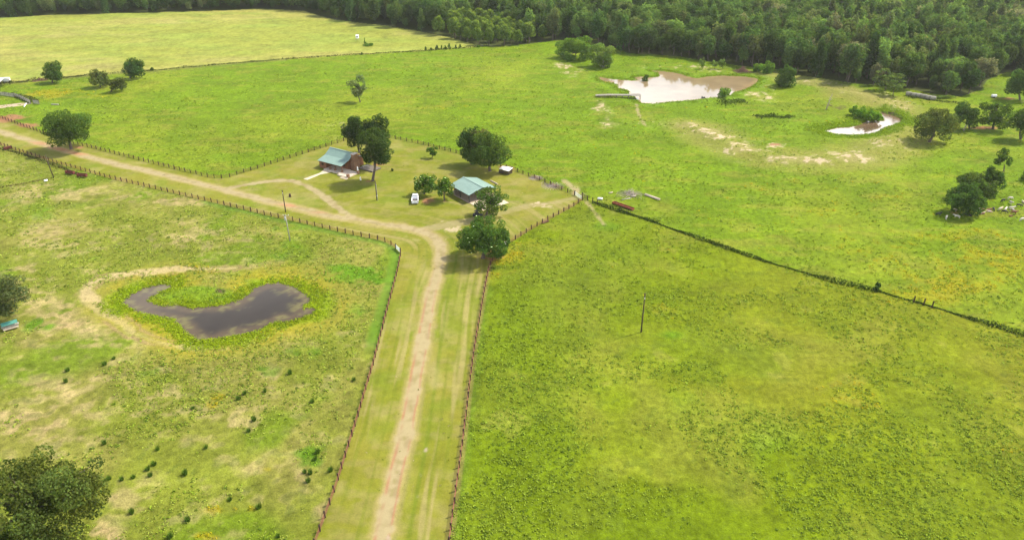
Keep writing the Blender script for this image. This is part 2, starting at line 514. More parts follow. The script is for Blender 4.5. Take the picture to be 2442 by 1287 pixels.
DAM1 = smooth_line(at2([(1440, 246), (1520, 254), (1600, 249), (1680, 240), (1750, 227), (1815, 200), (1850, 178)]))
DAM2 = smooth_line(at2([(1640, 300), (1700, 328), (1760, 358), (1850, 381), (1950, 384), (2060, 372), (2115, 345), (2155, 312), (2142, 274), (2080, 240), (2000, 222)]))

def gz(x, y):
    """height of the lie of the land (pond hollows, dams)"""
    x = np.asarray(x, float); y = np.asarray(y, float)
    z = 0.35 * (fbm(x, y, 90.0, 5, 2) - 0.5)
    for poly in (POND1, POND2, POND3):
        sd = sdist(x, y, poly, 14.0)
        dip = np.where(sd < 0, -0.36 + 0.13 * np.maximum(sd, -7), -0.36 + 0.62 * sstep(0, 12, sd))
        near = sd < 13.9
        z = np.where(near, z * sstep(0, 13.9, sd) + dip * (1 - sstep(7, 13.9, sd)), z)
    d, _ = dseg(x, y, DAM1); z = z + 0.8 * np.exp(-(d / 4.0) ** 2) * (sdist(x, y, POND2, 14.0) > 1)
    d, _ = dseg(x, y, DAM2); z = z + 1.1 * np.exp(-(d / 5.0) ** 2) * (sdist(x, y, POND3, 14.0) > 1)
    return z

def gz1(p):
    return float(gz(np.array([p[0]]), np.array([p[1]]))[0])

def gat(px, py):
    p = at(px, py)
    p.z = gz1(p)
    return p

# zones: (px, py, radius x, radius y, strength) in photo pixels
Z_FLOWER = [(120, 222, 110, 16, 1.0), (260, 228, 60, 8, .7), (470, 640, 90, 22, .75), (360, 655, 90, 14, .7), (1210, 620, 75, 40, .9), (1260, 585, 60, 22, .7), (1180, 655, 30, 40, .6),
            (1560, 720, 150, 40, .5), (1720, 700, 60, 25, .5), (2050, 940, 160, 50, .45), (2250, 680, 220, 70, .75), (2350, 620, 160, 60, .75), (2100, 590, 160, 50, .6), (1950, 500, 120, 40, .5),
            (2300, 560, 150, 20, .7), (1850, 440, 180, 40, .4), (1080, 255, 120, 10, .6), (1180, 262, 80, 6, .6), (1560, 600, 60, 18, .3), (2080, 470, 140, 30, .55), (2260, 430, 100, 30, .4),
            (520, 945, 30, 12, .9), (505, 965, 22, 14, .9), (465, 1090, 24, 10, .9), (530, 1215, 55, 12, .8), (490, 1275, 40, 14, .9), (600, 1212, 22, 8, .8), (640, 1118, 16, 8, .8), (430, 760, 130, 60, .35),
            (620, 790, 120, 16, .6), (330, 760, 40, 40, .5), (250, 300, 80, 20, .35), (330, 335, 90, 14, .5), (1600, 245, 90, 8, .4), (2400, 1080, 60, 40, .6), (2330, 480, 120, 40, .5)]
Z_TAN = [(150, 760, 110, 60, .9), (220, 790, 90, 40, .8), (60, 640, 30, 14, .7), (400, 480, 120, 10, .8), (330, 470, 60, 12, .6), (540, 560, 80, 18, .6), (430, 560, 120, 30, .55), (120, 460, 120, 20, .7),
         (60, 1010, 180, 60, .75), (200, 930, 200, 40, .6), (520, 1010, 110, 50, .5), (380, 960, 80, 40, .5), (560, 640, 60, 8, .6), (780, 1230, 22, 60, .9), (700, 1130, 60, 40, .5), (130, 560, 150, 40, .45),
         (700, 800, 30, 10, .8), (640, 900, 80, 20, .5), (250, 1270, 40, 30, .9), (60, 700, 60, 40, .6), (680, 640, 60, 12, .4), (290, 1180, 60, 20, .6), (400, 880, 60, 20, .5), (640, 1190, 60, 30, .5)]
Z_LUSH = [(820, 660, 100, 40, .9), (880, 660, 60, 30, .9), (720, 600, 140, 40, .6), (85, 772, 75, 22, .75), (660, 540, 120, 14, .5), (500, 700, 120, 30, .8), (720, 850, 130, 30, .6), (860, 760, 60, 40, .6),
          (440, 740, 60, 60, .4), (260, 600, 120, 30, .45), (100, 500, 80, 30, .5), (620, 880, 120, 30, .6), (400, 880, 140, 26, .5), (740, 1090, 50, 50, .7), (1250, 760, 80, 80, .3), (1830, 1060, 180, 120, .5),
          (1640, 950, 120, 90, .45), (1600, 798, 34, 14, .9), (1450, 540, 60, 16, .8), (1500, 430, 200, 50, .4), (1280, 260, 180, 40, .45), (700, 250, 300, 40, .35), (500, 370, 150, 20, .5), (1700, 200, 160, 12, .5), (2020, 210, 100, 10, .6)]
Z_SCAR = [(1640, 303, 32, 6, .75), (1690, 316, 34, 7, 1.0), (1712, 330, 30, 7, .9), (1765, 347, 28, 7, .8), (1775, 362, 40, 6, .9), (1850, 346, 18, 4, 1.0), (1880, 384, 50, 5, 1.0), (1940, 390, 40, 4, .9),
          (2040, 383, 45, 6, 1.0), (2010, 372, 50, 8, .6), (2110, 350, 40, 10, .5), (1432, 256, 14, 12, .8), (1448, 282, 10, 12, .75), (1455, 294, 22, 5, .7), (1345, 157, 16, 7, .7), (1360, 172, 20, 7, .5),
          (1640, 160, 60, 4, .55), (1700, 168, 40, 4, .5), (1790, 225, 40, 5, .6), (1830, 233, 25, 5, .6), (1280, 488, 26, 6, .9), (1375, 452, 10, 10, .8), (1955, 195, 90, 6, .45), (2080, 230, 60, 9, .4),
          (2140, 262, 30, 16, .4), (1060, 560, 45, 14, .55), (1075, 545, 30, 8, .6), (1100, 530, 55, 6, .6), (1840, 210, 20, 4, .4), (2195, 335, 14, 3, .6), (1520, 294, 80, 4, .35), (830, 310, 30, 14, .45), (1500, 500, 20, 3, .4)]
Z_REDDIRT = [(25, 283, 50, 12, 1.0), (75, 300, 45, 9, .9), (130, 322, 30, 5, .6), (1020, 478, 26, 14, .8), (1045, 470, 30, 8, .6), (1170, 610, 42, 16, .8), (1140, 590, 30, 10, .5), (1850, 345, 16, 3, 1.0),
             (2340, 306, 50, 5, 1.0), (1200, 400, 34, 10, .8), (880, 432, 18, 5, .8), (185, 352, 20, 4, .8), (2300, 508, 50, 8, .6), (905, 392, 40, 8, .7), (1165, 404, 26, 5, .6), (20, 740, 40, 18, .7), (100, 1290, 80, 30, .5), (2400, 236, 26, 4, .7), (1855, 178, 14, 3, .5), (1770, 168, 30, 4, .7), (1060, 480, 14, 4, .7)]
Z_PALEGRASS = [(1030, 850, 14, 260, .5), (1180, 470, 60, 10, .3), (900, 440, 70, 12, .3), (1000, 420, 60, 10, .4), (1290, 470, 70, 12, .3), (700, 470, 80, 8, .3), (1240, 450, 70, 14, .25)]

def ground_colour(x, y):
    """albedo and roughness amount of the ground at world points"""
    wob_x = x + 1.2 * (fbm(x, y, 5.0, 91) - .5); wob_y = y + 1.2 * (fbm(x, y, 5.0, 92) - .5)
    n1 = fbm(x, y, 60.0, 1); n2 = fbm(x, y, 18.0, 2); n3 = fbm(x, y, 6.0, 3); n4 = fbm(x, y, 2.0, 4, 2); n5 = fbm(x, y, 1.0, 6, 2)
    sx = fbm(x, y * 2.6, 9.0, 7)
    def mix(c, c2, m):
        return c * (1 - m[:, None]) + np.array(c2)[None, :] * m[:, None]
    mown = inpoly(wob_x * .3 + x * .7, wob_y * .3 + y * .7, P_MOWN)
    hay = inpoly(wob_x, wob_y, P_HAY)
    right = inpoly(x, y, P_RIGHT)
    left = inpoly(x, y, P_LEFT) & ~mown
    forest = inpoly(wob_x, wob_y, P_FOREST)
    N = len(x)
    # middle pasture
    c = np.tile(np.array([0.102, 0.165, 0.004]), (N, 1))
    c = mix(c, (0.142, 0.180, 0.010), sstep(.42, .7, n1) * .8)
    c = mix(c, (0.088, 0.142, 0.004), sstep(.5, .72, n2) * .7)
    c = mix(c, (0.175, 0.180, 0.022), sstep(.52, .75, sx) * .55)
    c = mix(c, (0.055, 0.090, 0.008), sstep(.62, .8, n4) * .5)
    rough = np.full(N, 0.75)
    # right pasture, olive to the right and near
    px, py = pix(x, y)
    R = np.tile(np.array([0.110, 0.150, 0.003]), (N, 1))
    R = mix(R, (0.152, 0.160, 0.010), sstep(.40, .72, n1) * .7)
    R = mix(R, (0.160, 0.168, 0.020), sstep(.48, .75, n2) * .6)
    R = mix(R, (0.092, 0.138, 0.004), sstep(.50, .7, fbm(x, y, 25.0, 12)) * .6)
    R = mix(R, (0.175, 0.152, 0.016), np.clip((x - 45) / 90, 0, 1) * .45)
    R = mix(R, (0.060, 0.085, 0.008), sstep(.58, .8, n4) * .45)
    R = mix(R, (0.18, 0.155, 0.04), sstep(.70, .82, n3) * .25)
    c[right] = R[right]
    # left pasture, drier and patchy
    L = np.tile(np.array([0.136, 0.156, 0.018]), (N, 1))
    L = mix(L, (0.180, 0.172, 0.036), sstep(.4, .7, n2) * .8)
    L = mix(L, (0.105, 0.158, 0.008), sstep(.5, .7, fbm(x, y, 14.0, 22)) * .85)
    dry = zones(x, y, Z_TAN)
    dn = sstep(.44, .62, .34 * n3 + .28 * n4 + .38 * fbm(x, y * 1.8, 4.0, 23) - .09 + .22 * dry)
    L = mix(L, (0.255, 0.205, 0.085), dn * .66)
    L = mix(L, (0.34, 0.24, 0.125), sstep(.62, .75, n4 + .2 * dry) * dry * .6)
    lush = zones(x, y, Z_LUSH)
    L = mix(L, (0.072, 0.150, 0.006), sstep(.40, .66, lush * .6 + (n3 - .5) * 1.2 + (n4 - .5) * .5 + .1) * np.minimum(1, lush * 1.5))
    L = mix(L, (0.06, 0.085, 0.01), sstep(.60, .8, n4) * .5)
    c[left] = L[left]
    # lush patches elsewhere
    other = ~left & ~mown
    m = sstep(.3, .8, lush + (n3 - .5) * .8) * lush * other
    c = mix(c, (0.075, 0.150, 0.006), m * .8)
    # hay field
    Hc = np.tile(np.array([0.195, 0.212, 0.034]), (N, 1))
    Hc = mix(Hc, (0.235, 0.225, 0.052), sstep(.38, .7, fbm(x * .5, y, 40.0, 31)))
    Hc = mix(Hc, (0.180, 0.225, 0.035), sstep(.5, .75, fbm(x * .4, y, 16.0, 32)) * .7)
    Hc = mix(Hc, (0.255, 0.225, 0.075), sstep(.6, .8, fbm(x * .4, y, 22.0, 33)) * .6)
    Hc = mix(Hc, (0.165, 0.20, 0.035), sstep(.55, .75, fbm(x * .35, y, 7.0, 34)) * .55)
    c[hay] = Hc[hay]; rough[hay] = 0.5
    dl, _ = dseg(x, y, at2(F6))
    c = mix(c, (0.12, 0.13, 0.03), sstep(5, 1.0, dl + 3 * (n3 - .5)) * (x < -120) * .7)
    # mown lane and yard
    Mn = np.tile(np.array([0.142, 0.152, 0.014]), (N, 1))
    Mn = mix(Mn, (0.190, 0.172, 0.028), sstep(.40, .7, n2) * .6)
    Mn = mix(Mn, (0.125, 0.158, 0.014), sstep(.5, .72, fbm(x, y, 10.0, 41)) * .75)
    Mn = mix(Mn, (0.225, 0.20, 0.060), sstep(.50, .72, n3) * .4)
    Mn = mix(Mn, (0.23, 0.185, 0.08), sstep(.52, .7, fbm(x, y * 2, 4.5, 44)) * .3)
    Mn = mix(Mn, (0.105, 0.125, 0.014), sstep(.6, .8, n4) * .3)
    dr, off = dseg(x, y, ROAD)
    stripes = np.sin(off * 2 * np.pi / 1.9 + 2.0 * n2) * .5 + .5
    streak = fbm(off * 1.0, y * .06 + x * .03, 1.1, 43, 2)
    Mn = mix(Mn, (0.115, 0.135, 0.012), sstep(.5, .8, .5 * stripes + .5 * streak) * .65 * (y < 190))
    Mn = mix(Mn, (0.245, 0.205, 0.075), sstep(.58, .8, streak) * .7 * (y < 200))
    Mn = mix(Mn, (0.10, 0.135, 0.010), np.exp(-((off - 3.9) / .45) ** 2) * .55 * (y < 185))
    Mn = mix(Mn, (0.27, 0.22, 0.095), np.clip(zones(x, y, Z_PALEGRASS), 0, 1) * sstep(.35, .65, n3))
    c[mown] = Mn[mown]; rough[mown] = 0.28
    # bright strip outside the lane's left fence
    d1, o1 = dseg(x, y, at2(F1))
    strip = left & (y > 118)
    m = sstep(3.3, 1.8, d1 + 1.6 * (n3 - .5)) * strip * sstep(118, 128, y) * sstep(190, 180, y)
    c = mix(c, (0.085, 0.165, 0.014), m * .75); rough = np.where(m > .3, .25, rough)
    d1, o1 = dseg(x, y, at2(F3[:12]))
    c = mix(c, (0.085, 0.150, 0.014), sstep(3.0, 1.2, d1 + (n3 - .5)) * left * .8)
    d2, o2 = dseg(x, y, at2(F2))
    c = mix(c, (0.085, 0.135, 0.010), sstep(2.6, .6, d2 + (n3 - .5)) * right * .8)
    c = mix(c, (0.17, 0.13, 0.045), sstep(.9, .4, d2) * .6)
    mott = 1 + .42 * (n3 - .5) + .40 * (n4 - .5) + .45 * (n5 - .5) + .30 * (fbm(x * .6, y * 1.6, 11.0, 8) - .5)
    c = c * np.where(mown, 1 + .45 * (mott - 1), mott)[:, None]
    # flowers as tinted ground under the flower plants
    fl = zones(x, y, Z_FLOWER) * ~mown
    m = sstep(.35, .75, fl * .8 + (n3 - .5) * .9 + (n4 - .5) * .6)
    c = mix(c, (0.235, 0.195, 0.008), m * np.minimum(1, fl * 1.3) * .62)
    d, _ = dseg(x, y, DAM2)
    c = mix(c, (0.190, 0.175, 0.042), sstep(17, 5, d + 9 * (n2 - .5) + 5 * (n3 - .5)) * .6)
    d, _ = dseg(x, y, at2([(1850, 180), (1960, 200), (2060, 224), (2140, 250)]))
    c = mix(c, (0.205, 0.185, 0.055), sstep(13, 4, d + 8 * (n2 - .5) + 5 * (n3 - .5)) * .65)
    # scars, bare soil
    sc = zones(x, y, [(a, b, rx * 1.35, ry * 1.5, k) for a, b, rx, ry, k in Z_SCAR])
    m = sstep(.36, .52, sc * .37 + (n3 - .5) * .8 + (n4 - .5) * 1.2 + (n5 - .5) * .7)
    c = mix(c, (0.30, 0.235, 0.115), sstep(.15, .5, sc * .7 + (n3 - .5) * .6) * np.minimum(1, sc) * .45)
    c = mix(c, (0.40, 0.315, 0.205), m * np.minimum(1, sc * 1.6) * .9)
    rd = zones(x, y, Z_REDDIRT)
    m = sstep(.3, .62, rd * .75 + (n3 - .5) * .8 + (n4 - .5) * .4)
    c = mix(c, (0.245, 0.115, 0.062), m * np.minimum(1, rd * 1.5) * .9)
    # pond margins
    for k, (poly, ring) in enumerate(((POND1, 1), (POND2, 0), (POND3, 0))):
        sd = sdist(x, y, poly, 30.0)
        if ring:
            wide = sstep(13, 7, sd + 4 * (n2 - .5) + 3 * (n3 - .5))
            c = mix(c, (0.185, 0.175, 0.022), wide * .75)
            c = mix(c, (0.155, 0.225, 0.008), sstep(6.0, 1.5, sd + 4 * (n3 - .5)) * .9)
            c = mix(c, (0.24, 0.20, 0.012), sstep(.5, .7, n3 + .2 * wide) * sstep(10, 4, sd) * .55)
            d, _ = dseg(x, y, RIM)
            wr = np.where(x < at(400, 700).x, 1.5, .8)
            c = mix(c, (0.36, 0.28, 0.14), sstep(wr + .5, wr - .9, d + 2.2 * (n3 - .5) + 1.2 * (n4 - .5)) * np.where(y > at(300, 720).y, .8, .5))
            c = mix(c, (0.24, 0.155, 0.085), np.exp(-((d - wr - .6) / .5) ** 2) * sstep(.45, .6, n3) * .6)
        else:
            c = mix(c, (0.105, 0.185, 0.010), sstep(9, 2, sd + 6 * (n3 - .5)) * .8)
        c = mix(c, (0.13, 0.085, 0.05), sstep(.9, .1, sd + .5 * (n4 - .5)) * .85)
    pen = zones(x, y, [(470, 703, 115, 24, 1.0)])
    c = mix(c, (0.105, 0.185, 0.008), sstep(.35, .6, pen + .5 * (n3 - .5)) * (sdist(x, y, POND1, 30.0) > .6) * .8)
    mud = zones(x, y, [(525, 695, 24, 7, 1.0), (505, 702, 30, 6, .8), (1440, 186, 14, 3, 1.0), (2010, 256, 26, 7, .9), (2060, 264, 30, 8, .6), (2126, 272, 22, 5, .9), (1970, 252, 30, 3, .8)])
    c = mix(c, (0.075, 0.05, 0.032), sstep(.35, .6, mud * .7 + (n4 - .5) * .9) * np.minimum(1, mud * 1.4) * .9)
    # tracks
    for line, w, k in ((ROAD, 2.35, .97), (LOOP, 2.2, .92), (SPUR, 3.6, .62), (TRAIL, 2.2, .45), (TRAIL2, .8, .7), (COWPATH, .9, .8), (COWPATH2, 2.0, .8)):
        d, o = dseg(x, y, line)
        d = d + 1.2 * (n3 - .5) + .9 * (n4 - .5) + .5 * (n5 - .5)
        if line is ROAD:
            c = mix(c, (0.285, 0.225, 0.090), sstep(w / 2 + 1.5, w / 2 + .2, d) * .7)
        core = sstep(w / 2 + .45, w / 2 - .35, d) * k
        dirt = mix(np.tile(np.array([0.280, 0.230, 0.122]), (N, 1)), (0.225, 0.175, 0.090), sstep(.4, .7, .5 * n4 + .5 * n5))
        c = c * (1 - core[:, None]) + dirt * core[:, None]
        if line is ROAD:
            near = sstep(165, 125, y)
            tr = np.exp(-((o - .95 + .5 * (n3 - .5)) / .17) ** 2) + np.exp(-((o + 1.0 + .5 * (n3 - .5)) / .24) ** 2)
            c = mix(c, (0.27, 0.125, 0.07), np.clip(tr, 0, 1) * near * sstep(.36, .62, .5 * n3 + .5 * n4 + .06) * .8)
            c = mix(c, (0.20, 0.185, 0.06), np.exp(-((o + .05) / .32) ** 2) * sstep(.46, .66, .5 * n4 + .5 * n5) * .5 * core)
            red = zones(x, y, [(140, 356, 60, 5, 1.0), (690, 490, 34, 4, .9), (185, 366, 40, 4, 1.0), (100, 342, 50, 4, .7), (770, 507, 30, 2, .6)])
            c = mix(c, (0.35, 0.155, 0.075), core * np.minimum(1, red) * .85)
            c = mix(c, (0.185, 0.165, 0.05), np.exp(-((o - 1.9) / .3) ** 2) * sstep(.35, .6, n4) * sstep(190, 170, y) * .8)
        rough = rough * (1 - .6 * core)
    wash = zones(x, y, [(1018, 1075, 8, 12, 1.0), (1004, 1135, 5, 18, 1.0), (998, 1190, 9, 18, .9), (925, 1270, 7, 22, 1.0), (1034, 1070, 5, 6, .9), (765, 1050, 0.5, 1, .1)])
    c = mix(c, (0.30, 0.24, 0.17), sstep(.40, .62, wash * .55 + (n4 - .5) * 1.1 + (n3 - .5) * .5) * np.minimum(1, wash * 1.5) * .8)
    # forest floor
    c[forest] = mix(c, (0.040, 0.045, 0.016), np.full(N, .9))[forest]
    return np.clip(c, .003, .8), rough

def build_ground():
    us = np.concatenate([[-2.8, -2.0, -1.6, -1.35, -1.2], np.linspace(-1.12, 1.12, 860), [1.2, 1.35, 1.6, 2.0, 2.8]])
    ys = [-400, -250, -120, -50, 0, 30, 48, 58]
    y = 66.0
    while y < 760:
        ys.append(y)
        y += max(.3, 0.0038 * y)
    while y < 2300:
        ys.append(y); y *= 1.1
    ys = np.array(ys)
    half = np.maximum(.66 * np.maximum(ys, 0) + 20, 85)
    X = us[None, :] * half[:, None]
    Y = np.repeat(ys[:, None], len(us), 1)
    x, yv = X.ravel(), Y.ravel()
    c, rough = ground_colour(x, yv)
    z = gz(x, yv) + .22 * rough * (fbm(x, yv, 1.6, 51, 2) - .5) + .10 * rough * (vn(x, yv, .7, 52) - .5)
    wet = np.minimum(np.minimum(sdist(x, yv, POND1, 5), sdist(x, yv, POND2, 5)), sdist(x, yv, POND3, 5))
    z = np.where(wet < .6, gz(x, yv), z)
    nr, nc = X.shape
    i = (np.arange(nr - 1)[:, None] * nc + np.arange(nc - 1)[None, :]).ravel()
    q = np.stack([i, i + 1, i + nc + 1, i + nc], 1)
    me = mk_mesh('ground', np.stack([x, yv, z], 1), quads=q, mats=(M_GROUND,), cols=c, smooth=True)
    a = me.attributes.new('rough', 'FLOAT', 'POINT')
    a.data.foreach_set('value', rough.astype(np.float32))
    return tag(link('ground', me), 'rolling green pasture ground with dirt tracks and a mown lane', kind='structure')
build_ground()

def build_pond(poly, z, mat, label, step, deep, shallow, flecks):
    lo, hi = poly.min(0) - 3, poly.max(0) + 3
    gx = np.arange(lo[0], hi[0], step); gy = np.arange(lo[1], hi[1], step)
    X, Y = np.meshgrid(gx, gy)
    x, y = X.ravel(), Y.ravel()
    sd = sdist(x, y, poly, 30.0)
    nr, nc = X.shape
    i = (np.arange(nr - 1)[:, None] * nc + np.arange(nc - 1)[None, :]).ravel()
    q = np.stack([i, i + 1, i + nc + 1, i + nc], 1)
    q = q[(sd[q] < 1.3).all(1)]
    n3, n4 = fbm(x, y, 5.0, 201), fbm(x, y, 1.4, 202)
    m = sstep(-3.6, -.6, sd + 3.0 * (n3 - .5) + 1.0 * (n4 - .5))[:, None]
    c = np.array(deep) * (1 - m) + np.array(shallow) * m
    c = c * (.8 + .4 * n3[:, None])
    f = (sstep(.55, .7, n4) * sstep(-4.5, -1.5, sd + 5 * (n3 - .5)) * flecks)[:, None]
    c = c * (1 - f) + np.array([.16, .15, .05]) * f
    used = np.unique(q); rm = np.full(len(x), -1); rm[used] = np.arange(len(used))
    me = mk_mesh('pond_water', np.stack([x, y, np.full(len(x), z)], 1)[used], quads=rm[q], mats=(mat,), cols=c[used])
    return tag(link('pond_water', me), label, kind='structure')
build_pond(POND1, -.34, M_POND1, 'dark still water of the small farm pond among reeds', .5, (.042, .034, .026), (.080, .058, .034), .5)
build_pond(POND2, -.34, M_POND2, 'muddy brown pond by the forest mirroring bright cloud', 1.0, (.21, .155, .085), (.24, .17, .085), 0)
build_pond(POND3, -.34, M_POND3, 'narrow pool behind the curved earth dam', .7, (.10, .065, .04), (.13, .085, .05), .2)

# ------------------------------------------------------------------ plants
def leaf_cloud(rng, c, nrm, size, cols, asp=.62):
    """diamond leaf sprays: centres, normals, half lengths, colours -> vertices, quads, vertex colours"""
    n = len(c)
    nrm = nrm / (np.linalg.norm(nrm, axis=1, keepdims=True) + 1e-9)
    r = rng.normal(size=(n, 3))
    t1 = np.cross(nrm, r); t1 /= (np.linalg.norm(t1, axis=1, keepdims=True) + 1e-9)
    t2 = np.cross(nrm, t1)
    s = size[:, None]
    lift = nrm * s * .22
    v = np.stack([c - t1 * s - lift, c + t2 * s * asp + lift, c + t1 * s - lift, c - t2 * s * asp + lift], 1).reshape(-1, 3)
    q = np.arange(4 * n).reshape(n, 4)
    return v, q, np.repeat(cols, 4, 0)

def crown_points(rng, R, n, nb, br=.40, inner=.25, flat=1.0, shape='dome'):
    """leaf positions on the shells of nb clumps packed into an ellipsoid of radii R (relative to its centre)"""
    k = int(nb * inner)
    d = rng.normal(size=(nb, 3)); d /= np.linalg.norm(d, axis=1, keepdims=True)
    d[:, 2] = np.where(d[:, 2] < -.9, -d[:, 2] * .6, d[:, 2])
    rad = np.full(nb, 1 - br); rad[:k] *= rng.uniform(.0, .7, k)
    rad *= rng.uniform(.74, 1.16, nb)
    bc = d * rad[:, None]
    if shape == 'cone':
        h = rng.uniform(-1, 1, nb); a = rng.uniform(0, 2 * np.pi, nb)
        rr = np.clip((1 - h) / 2, 0.03, 1) ** .8 * (1 - br * .6) * rng.uniform(.5, 1, nb)
        bc = np.stack([rr * np.cos(a), rr * np.sin(a), h * (1 - br * .5)], 1)
    if shape == 'vase':
        bc[:, :2] *= (.62 + .42 * np.clip(bc[:, 2:3] + .3, -.6, 1))
    bs = br * rng.uniform(.55, 1.3, nb)
    w = bs ** 2; w = w / w.sum()
    b = rng.choice(nb, n, p=w)
    e = rng.normal(size=(n, 3)); e /= np.linalg.norm(e, axis=1, keepdims=True)
    p = bc[b] + e * (bs[b] * rng.uniform(.72, 1.06, n))[:, None] * np.array([1, 1, flat])
    nrm = e * .75 + np.array([0, 0, .3]) + rng.normal(size=(n, 3)) * .7
    p = p * 1.05 - np.array([0, 0, .13]); bc = bc * 1.05 - np.array([0, 0, .13])
    return p * np.array(R), nrm, b, bc * np.array(R)

def crown_cols(rng, b, nb, n, var=.22, hue=.10):
    bv = rng.uniform(1 - var, 1 + var, nb)[b]
    lv = bv * rng.uniform(1 - var, 1 + var, n)
    h = rng.uniform(-hue, hue, n) + rng.uniform(-hue, hue, nb)[b]
    return np.stack([lv * (1 + h), lv, lv * (1 - h)], 1)

def make_tree_meshes(name, seed, R, cz, base_off=(0, 0), nb=26, leaf=.3, dens=1.5, br=.40, trunk_r=.3, shape='dome', flat=1.0, limbs=6, blooms=0, var=.22, hue=.1, split=.35, stems=1, cap=24000):
    rng = np.random.default_rng(seed)
    area = 4 * np.pi * ((R[0] * R[1]) ** 1.6 / 3 + 2 * (R[0] * R[2]) ** 1.6 / 3) ** (1 / 1.6)
    n = int(min(cap, dens * area / (1.24 * (leaf / 1.0) ** 2 * .5)))
    p, nrm, b, bc = crown_points(rng, R, n, nb, br, flat=flat, shape=shape)
    cols = crown_cols(rng, b, nb, n, var, hue)
    size = leaf * rng.uniform(.5, .95, n)
    if blooms:
        k = rng.choice(n, blooms, replace=False)
        cols[k] = (14, 9, 30)
        size[k] = leaf * .75; nrm[k] = (0, 0, 1); p[k] *= 1.03
    off = np.array([base_off[0], base_off[1], cz])
    v, q, vcl = leaf_cloud(rng, p + off, nrm, size, cols)
    low = v[:, 2] < .05
    v[low, 2] = .05
    crown = mk_mesh(name + '_crown', v, quads=q, mats=(M_LEAF,), cols=vcl)
    mb = MB()
    top = np.array([base_off[0] * .75, base_off[1] * .75, max(.5, cz - split * R[2])])
    for s in range(stems):
        a = rng.uniform(0, 6.28)
        b0 = np.array([math.cos(a), math.sin(a), 0]) * (.0 if stems == 1 else R[0] * .12)
        t2 = top if stems == 1 else top + b0 * 4
        mid = b0 + (t2 - b0) * .5 + rng.normal(size=3) * np.array([.04, .04, 0]) * R[2]
        mb.tube([b0 + (0, 0, -.25), b0 + (0, 0, .25), mid, t2], [trunk_r * 1.5, trunk_r * 1.1, trunk_r * .85, trunk_r * .62], 8)
        idx = rng.choice(nb, min(limbs, nb), replace=False)
        for i in idx:
            e = bc[i] * .92 + off
            m1 = t2 + (e - t2) * .5 + np.array([0, 0, .12 * R[2]])
            mb.tube([t2 - (0, 0, trunk_r), m1, e], [trunk_r * .55, trunk_r * .32, trunk_r * .1], 5)
    me = bpy.data.meshes.new(name + '_trunk')
    me.from_pydata(mb.v, [], mb.f)
    me.materials.append(M_BARK)
    me.polygons.foreach_set('use_smooth', np.ones(len(me.polygons), bool))
    me.update()
    return crown, me

def tree(name, label, base, box, tint, seed, cat='tree', group=None, bark=None, **kw):
    """a tree from its foot and the outline of its crown in the photo (x0, x1, top, bottom)"""
    deep = kw.pop('deep', .95)
    x0, x1, y0, y1 = box
    th = theta(base[1])
    k = ppm(*base)
    hh, yc = (y1 - y0) / 2, (y0 + y1) / 2
    g = at(*base)
    cz, kc = 0.0, k
    for _ in range(8):
        kc = FPX / (FPX / k - max(cz, 0) * SP)
        cz += (pix(g.x, g.y, cz)[1] - yc) / (kc * math.cos(th))
    r = (x1 - x0) / 2 / kc
    rz2 = (hh / kc) ** 2 - (r * deep * math.sin(th)) ** 2
    rz = math.sqrt(max(rz2, (.35 * min(1, deep * 1.1) * r) ** 2)) / math.cos(th)
    rz = min(rz, r * kw.pop('maxr', 1.8))
    cz = max(cz, rz * .55)
    dx = ((x0 + x1) / 2 - pix(g.x, g.y, cz)[0]) / kc
    kw['nb'] = int(kw.get('nb', 26) * 1.5); kw['br'] = kw.get('br', .40) * .78; kw.setdefault('var', .30)
    crown, trunk = make_tree_meshes(name, seed, (r, r * deep, rz), cz, base_off=(dx, 0), **kw)
    root = thing(name, label, cat, gat(*base), 0, group)
    c = link('crown', crown, root); c['tint'] = tuple(.94 * TINT_K * v * g for v, g in zip(tint, (.93, 1.08, 1.0)))
    t = link('trunk', trunk, root)
    if bark: trunk.materials[0] = bark
    return root

TINT_K = 2.0
G_OAK = (.046, .068, .014); G_DARK = (.036, .058, .014); G_OLIVE = (.062, .068, .020); G_BRIGHT = (.075, .115, .018)  # own leaf greens of the trees and shrubs
G_MID = (.055, .090, .014); G_LIME = (.105, .155, .016); G_PINE = (.030, .044, .013); G_GREY = (.085, .095, .045); G_PALE = (.095, .120, .030)

tree('oak_tree', 'large spreading dark oak beside the dirt track near the maroon feed bunks', (170, 356), (98, 217, 254, 343), G_OAK, 11, nb=34, leaf=.36, dens=1.5, trunk_r=.5, br=.33)
tree('shade_tree', 'pointed leafy tree by the field edge, leftmost tree of the far pastures', (125, 198), (95, 148, 145, 195), G_OAK, 12, nb=26, leaf=.45, dens=1.5, trunk_r=.3, br=.36)
tree('oak_tree', 'drooping olive oak between the pointed tree and the round dark oak', (240, 208), (211, 258, 161, 205), G_OLIVE, 13, nb=22, leaf=.45, dens=1.4, trunk_r=.3)
tree('oak_tree', 'small olive oak leaning over its shadow, lowest of the three grouped oaks', (265, 219), (256, 304, 181, 215), G_OLIVE, 14, nb=20, leaf=.45, dens=1.4, trunk_r=.3)
tree('oak_tree', 'round dark oak against the pale hayfield', (311, 187), (284, 341, 135, 181), G_DARK, 15, nb=24, leaf=.45, dens=1.6, trunk_r=.35)
tree('sparse_tree', 'thin grey green tree standing alone in the middle pasture', (859, 244), (822, 882, 178, 233), G_GREY, 16, nb=24, leaf=.38, dens=.62, trunk_r=.25, shape='vase', br=.26, limbs=12)
tree('pine_tree', 'tall pine behind the cabin, left one with the lopsided crown', (857, 365), (812, 876, 271, 350), G_PINE, 17, nb=40, leaf=.36, dens=1.9, trunk_r=.35, br=.38, flat=.75)
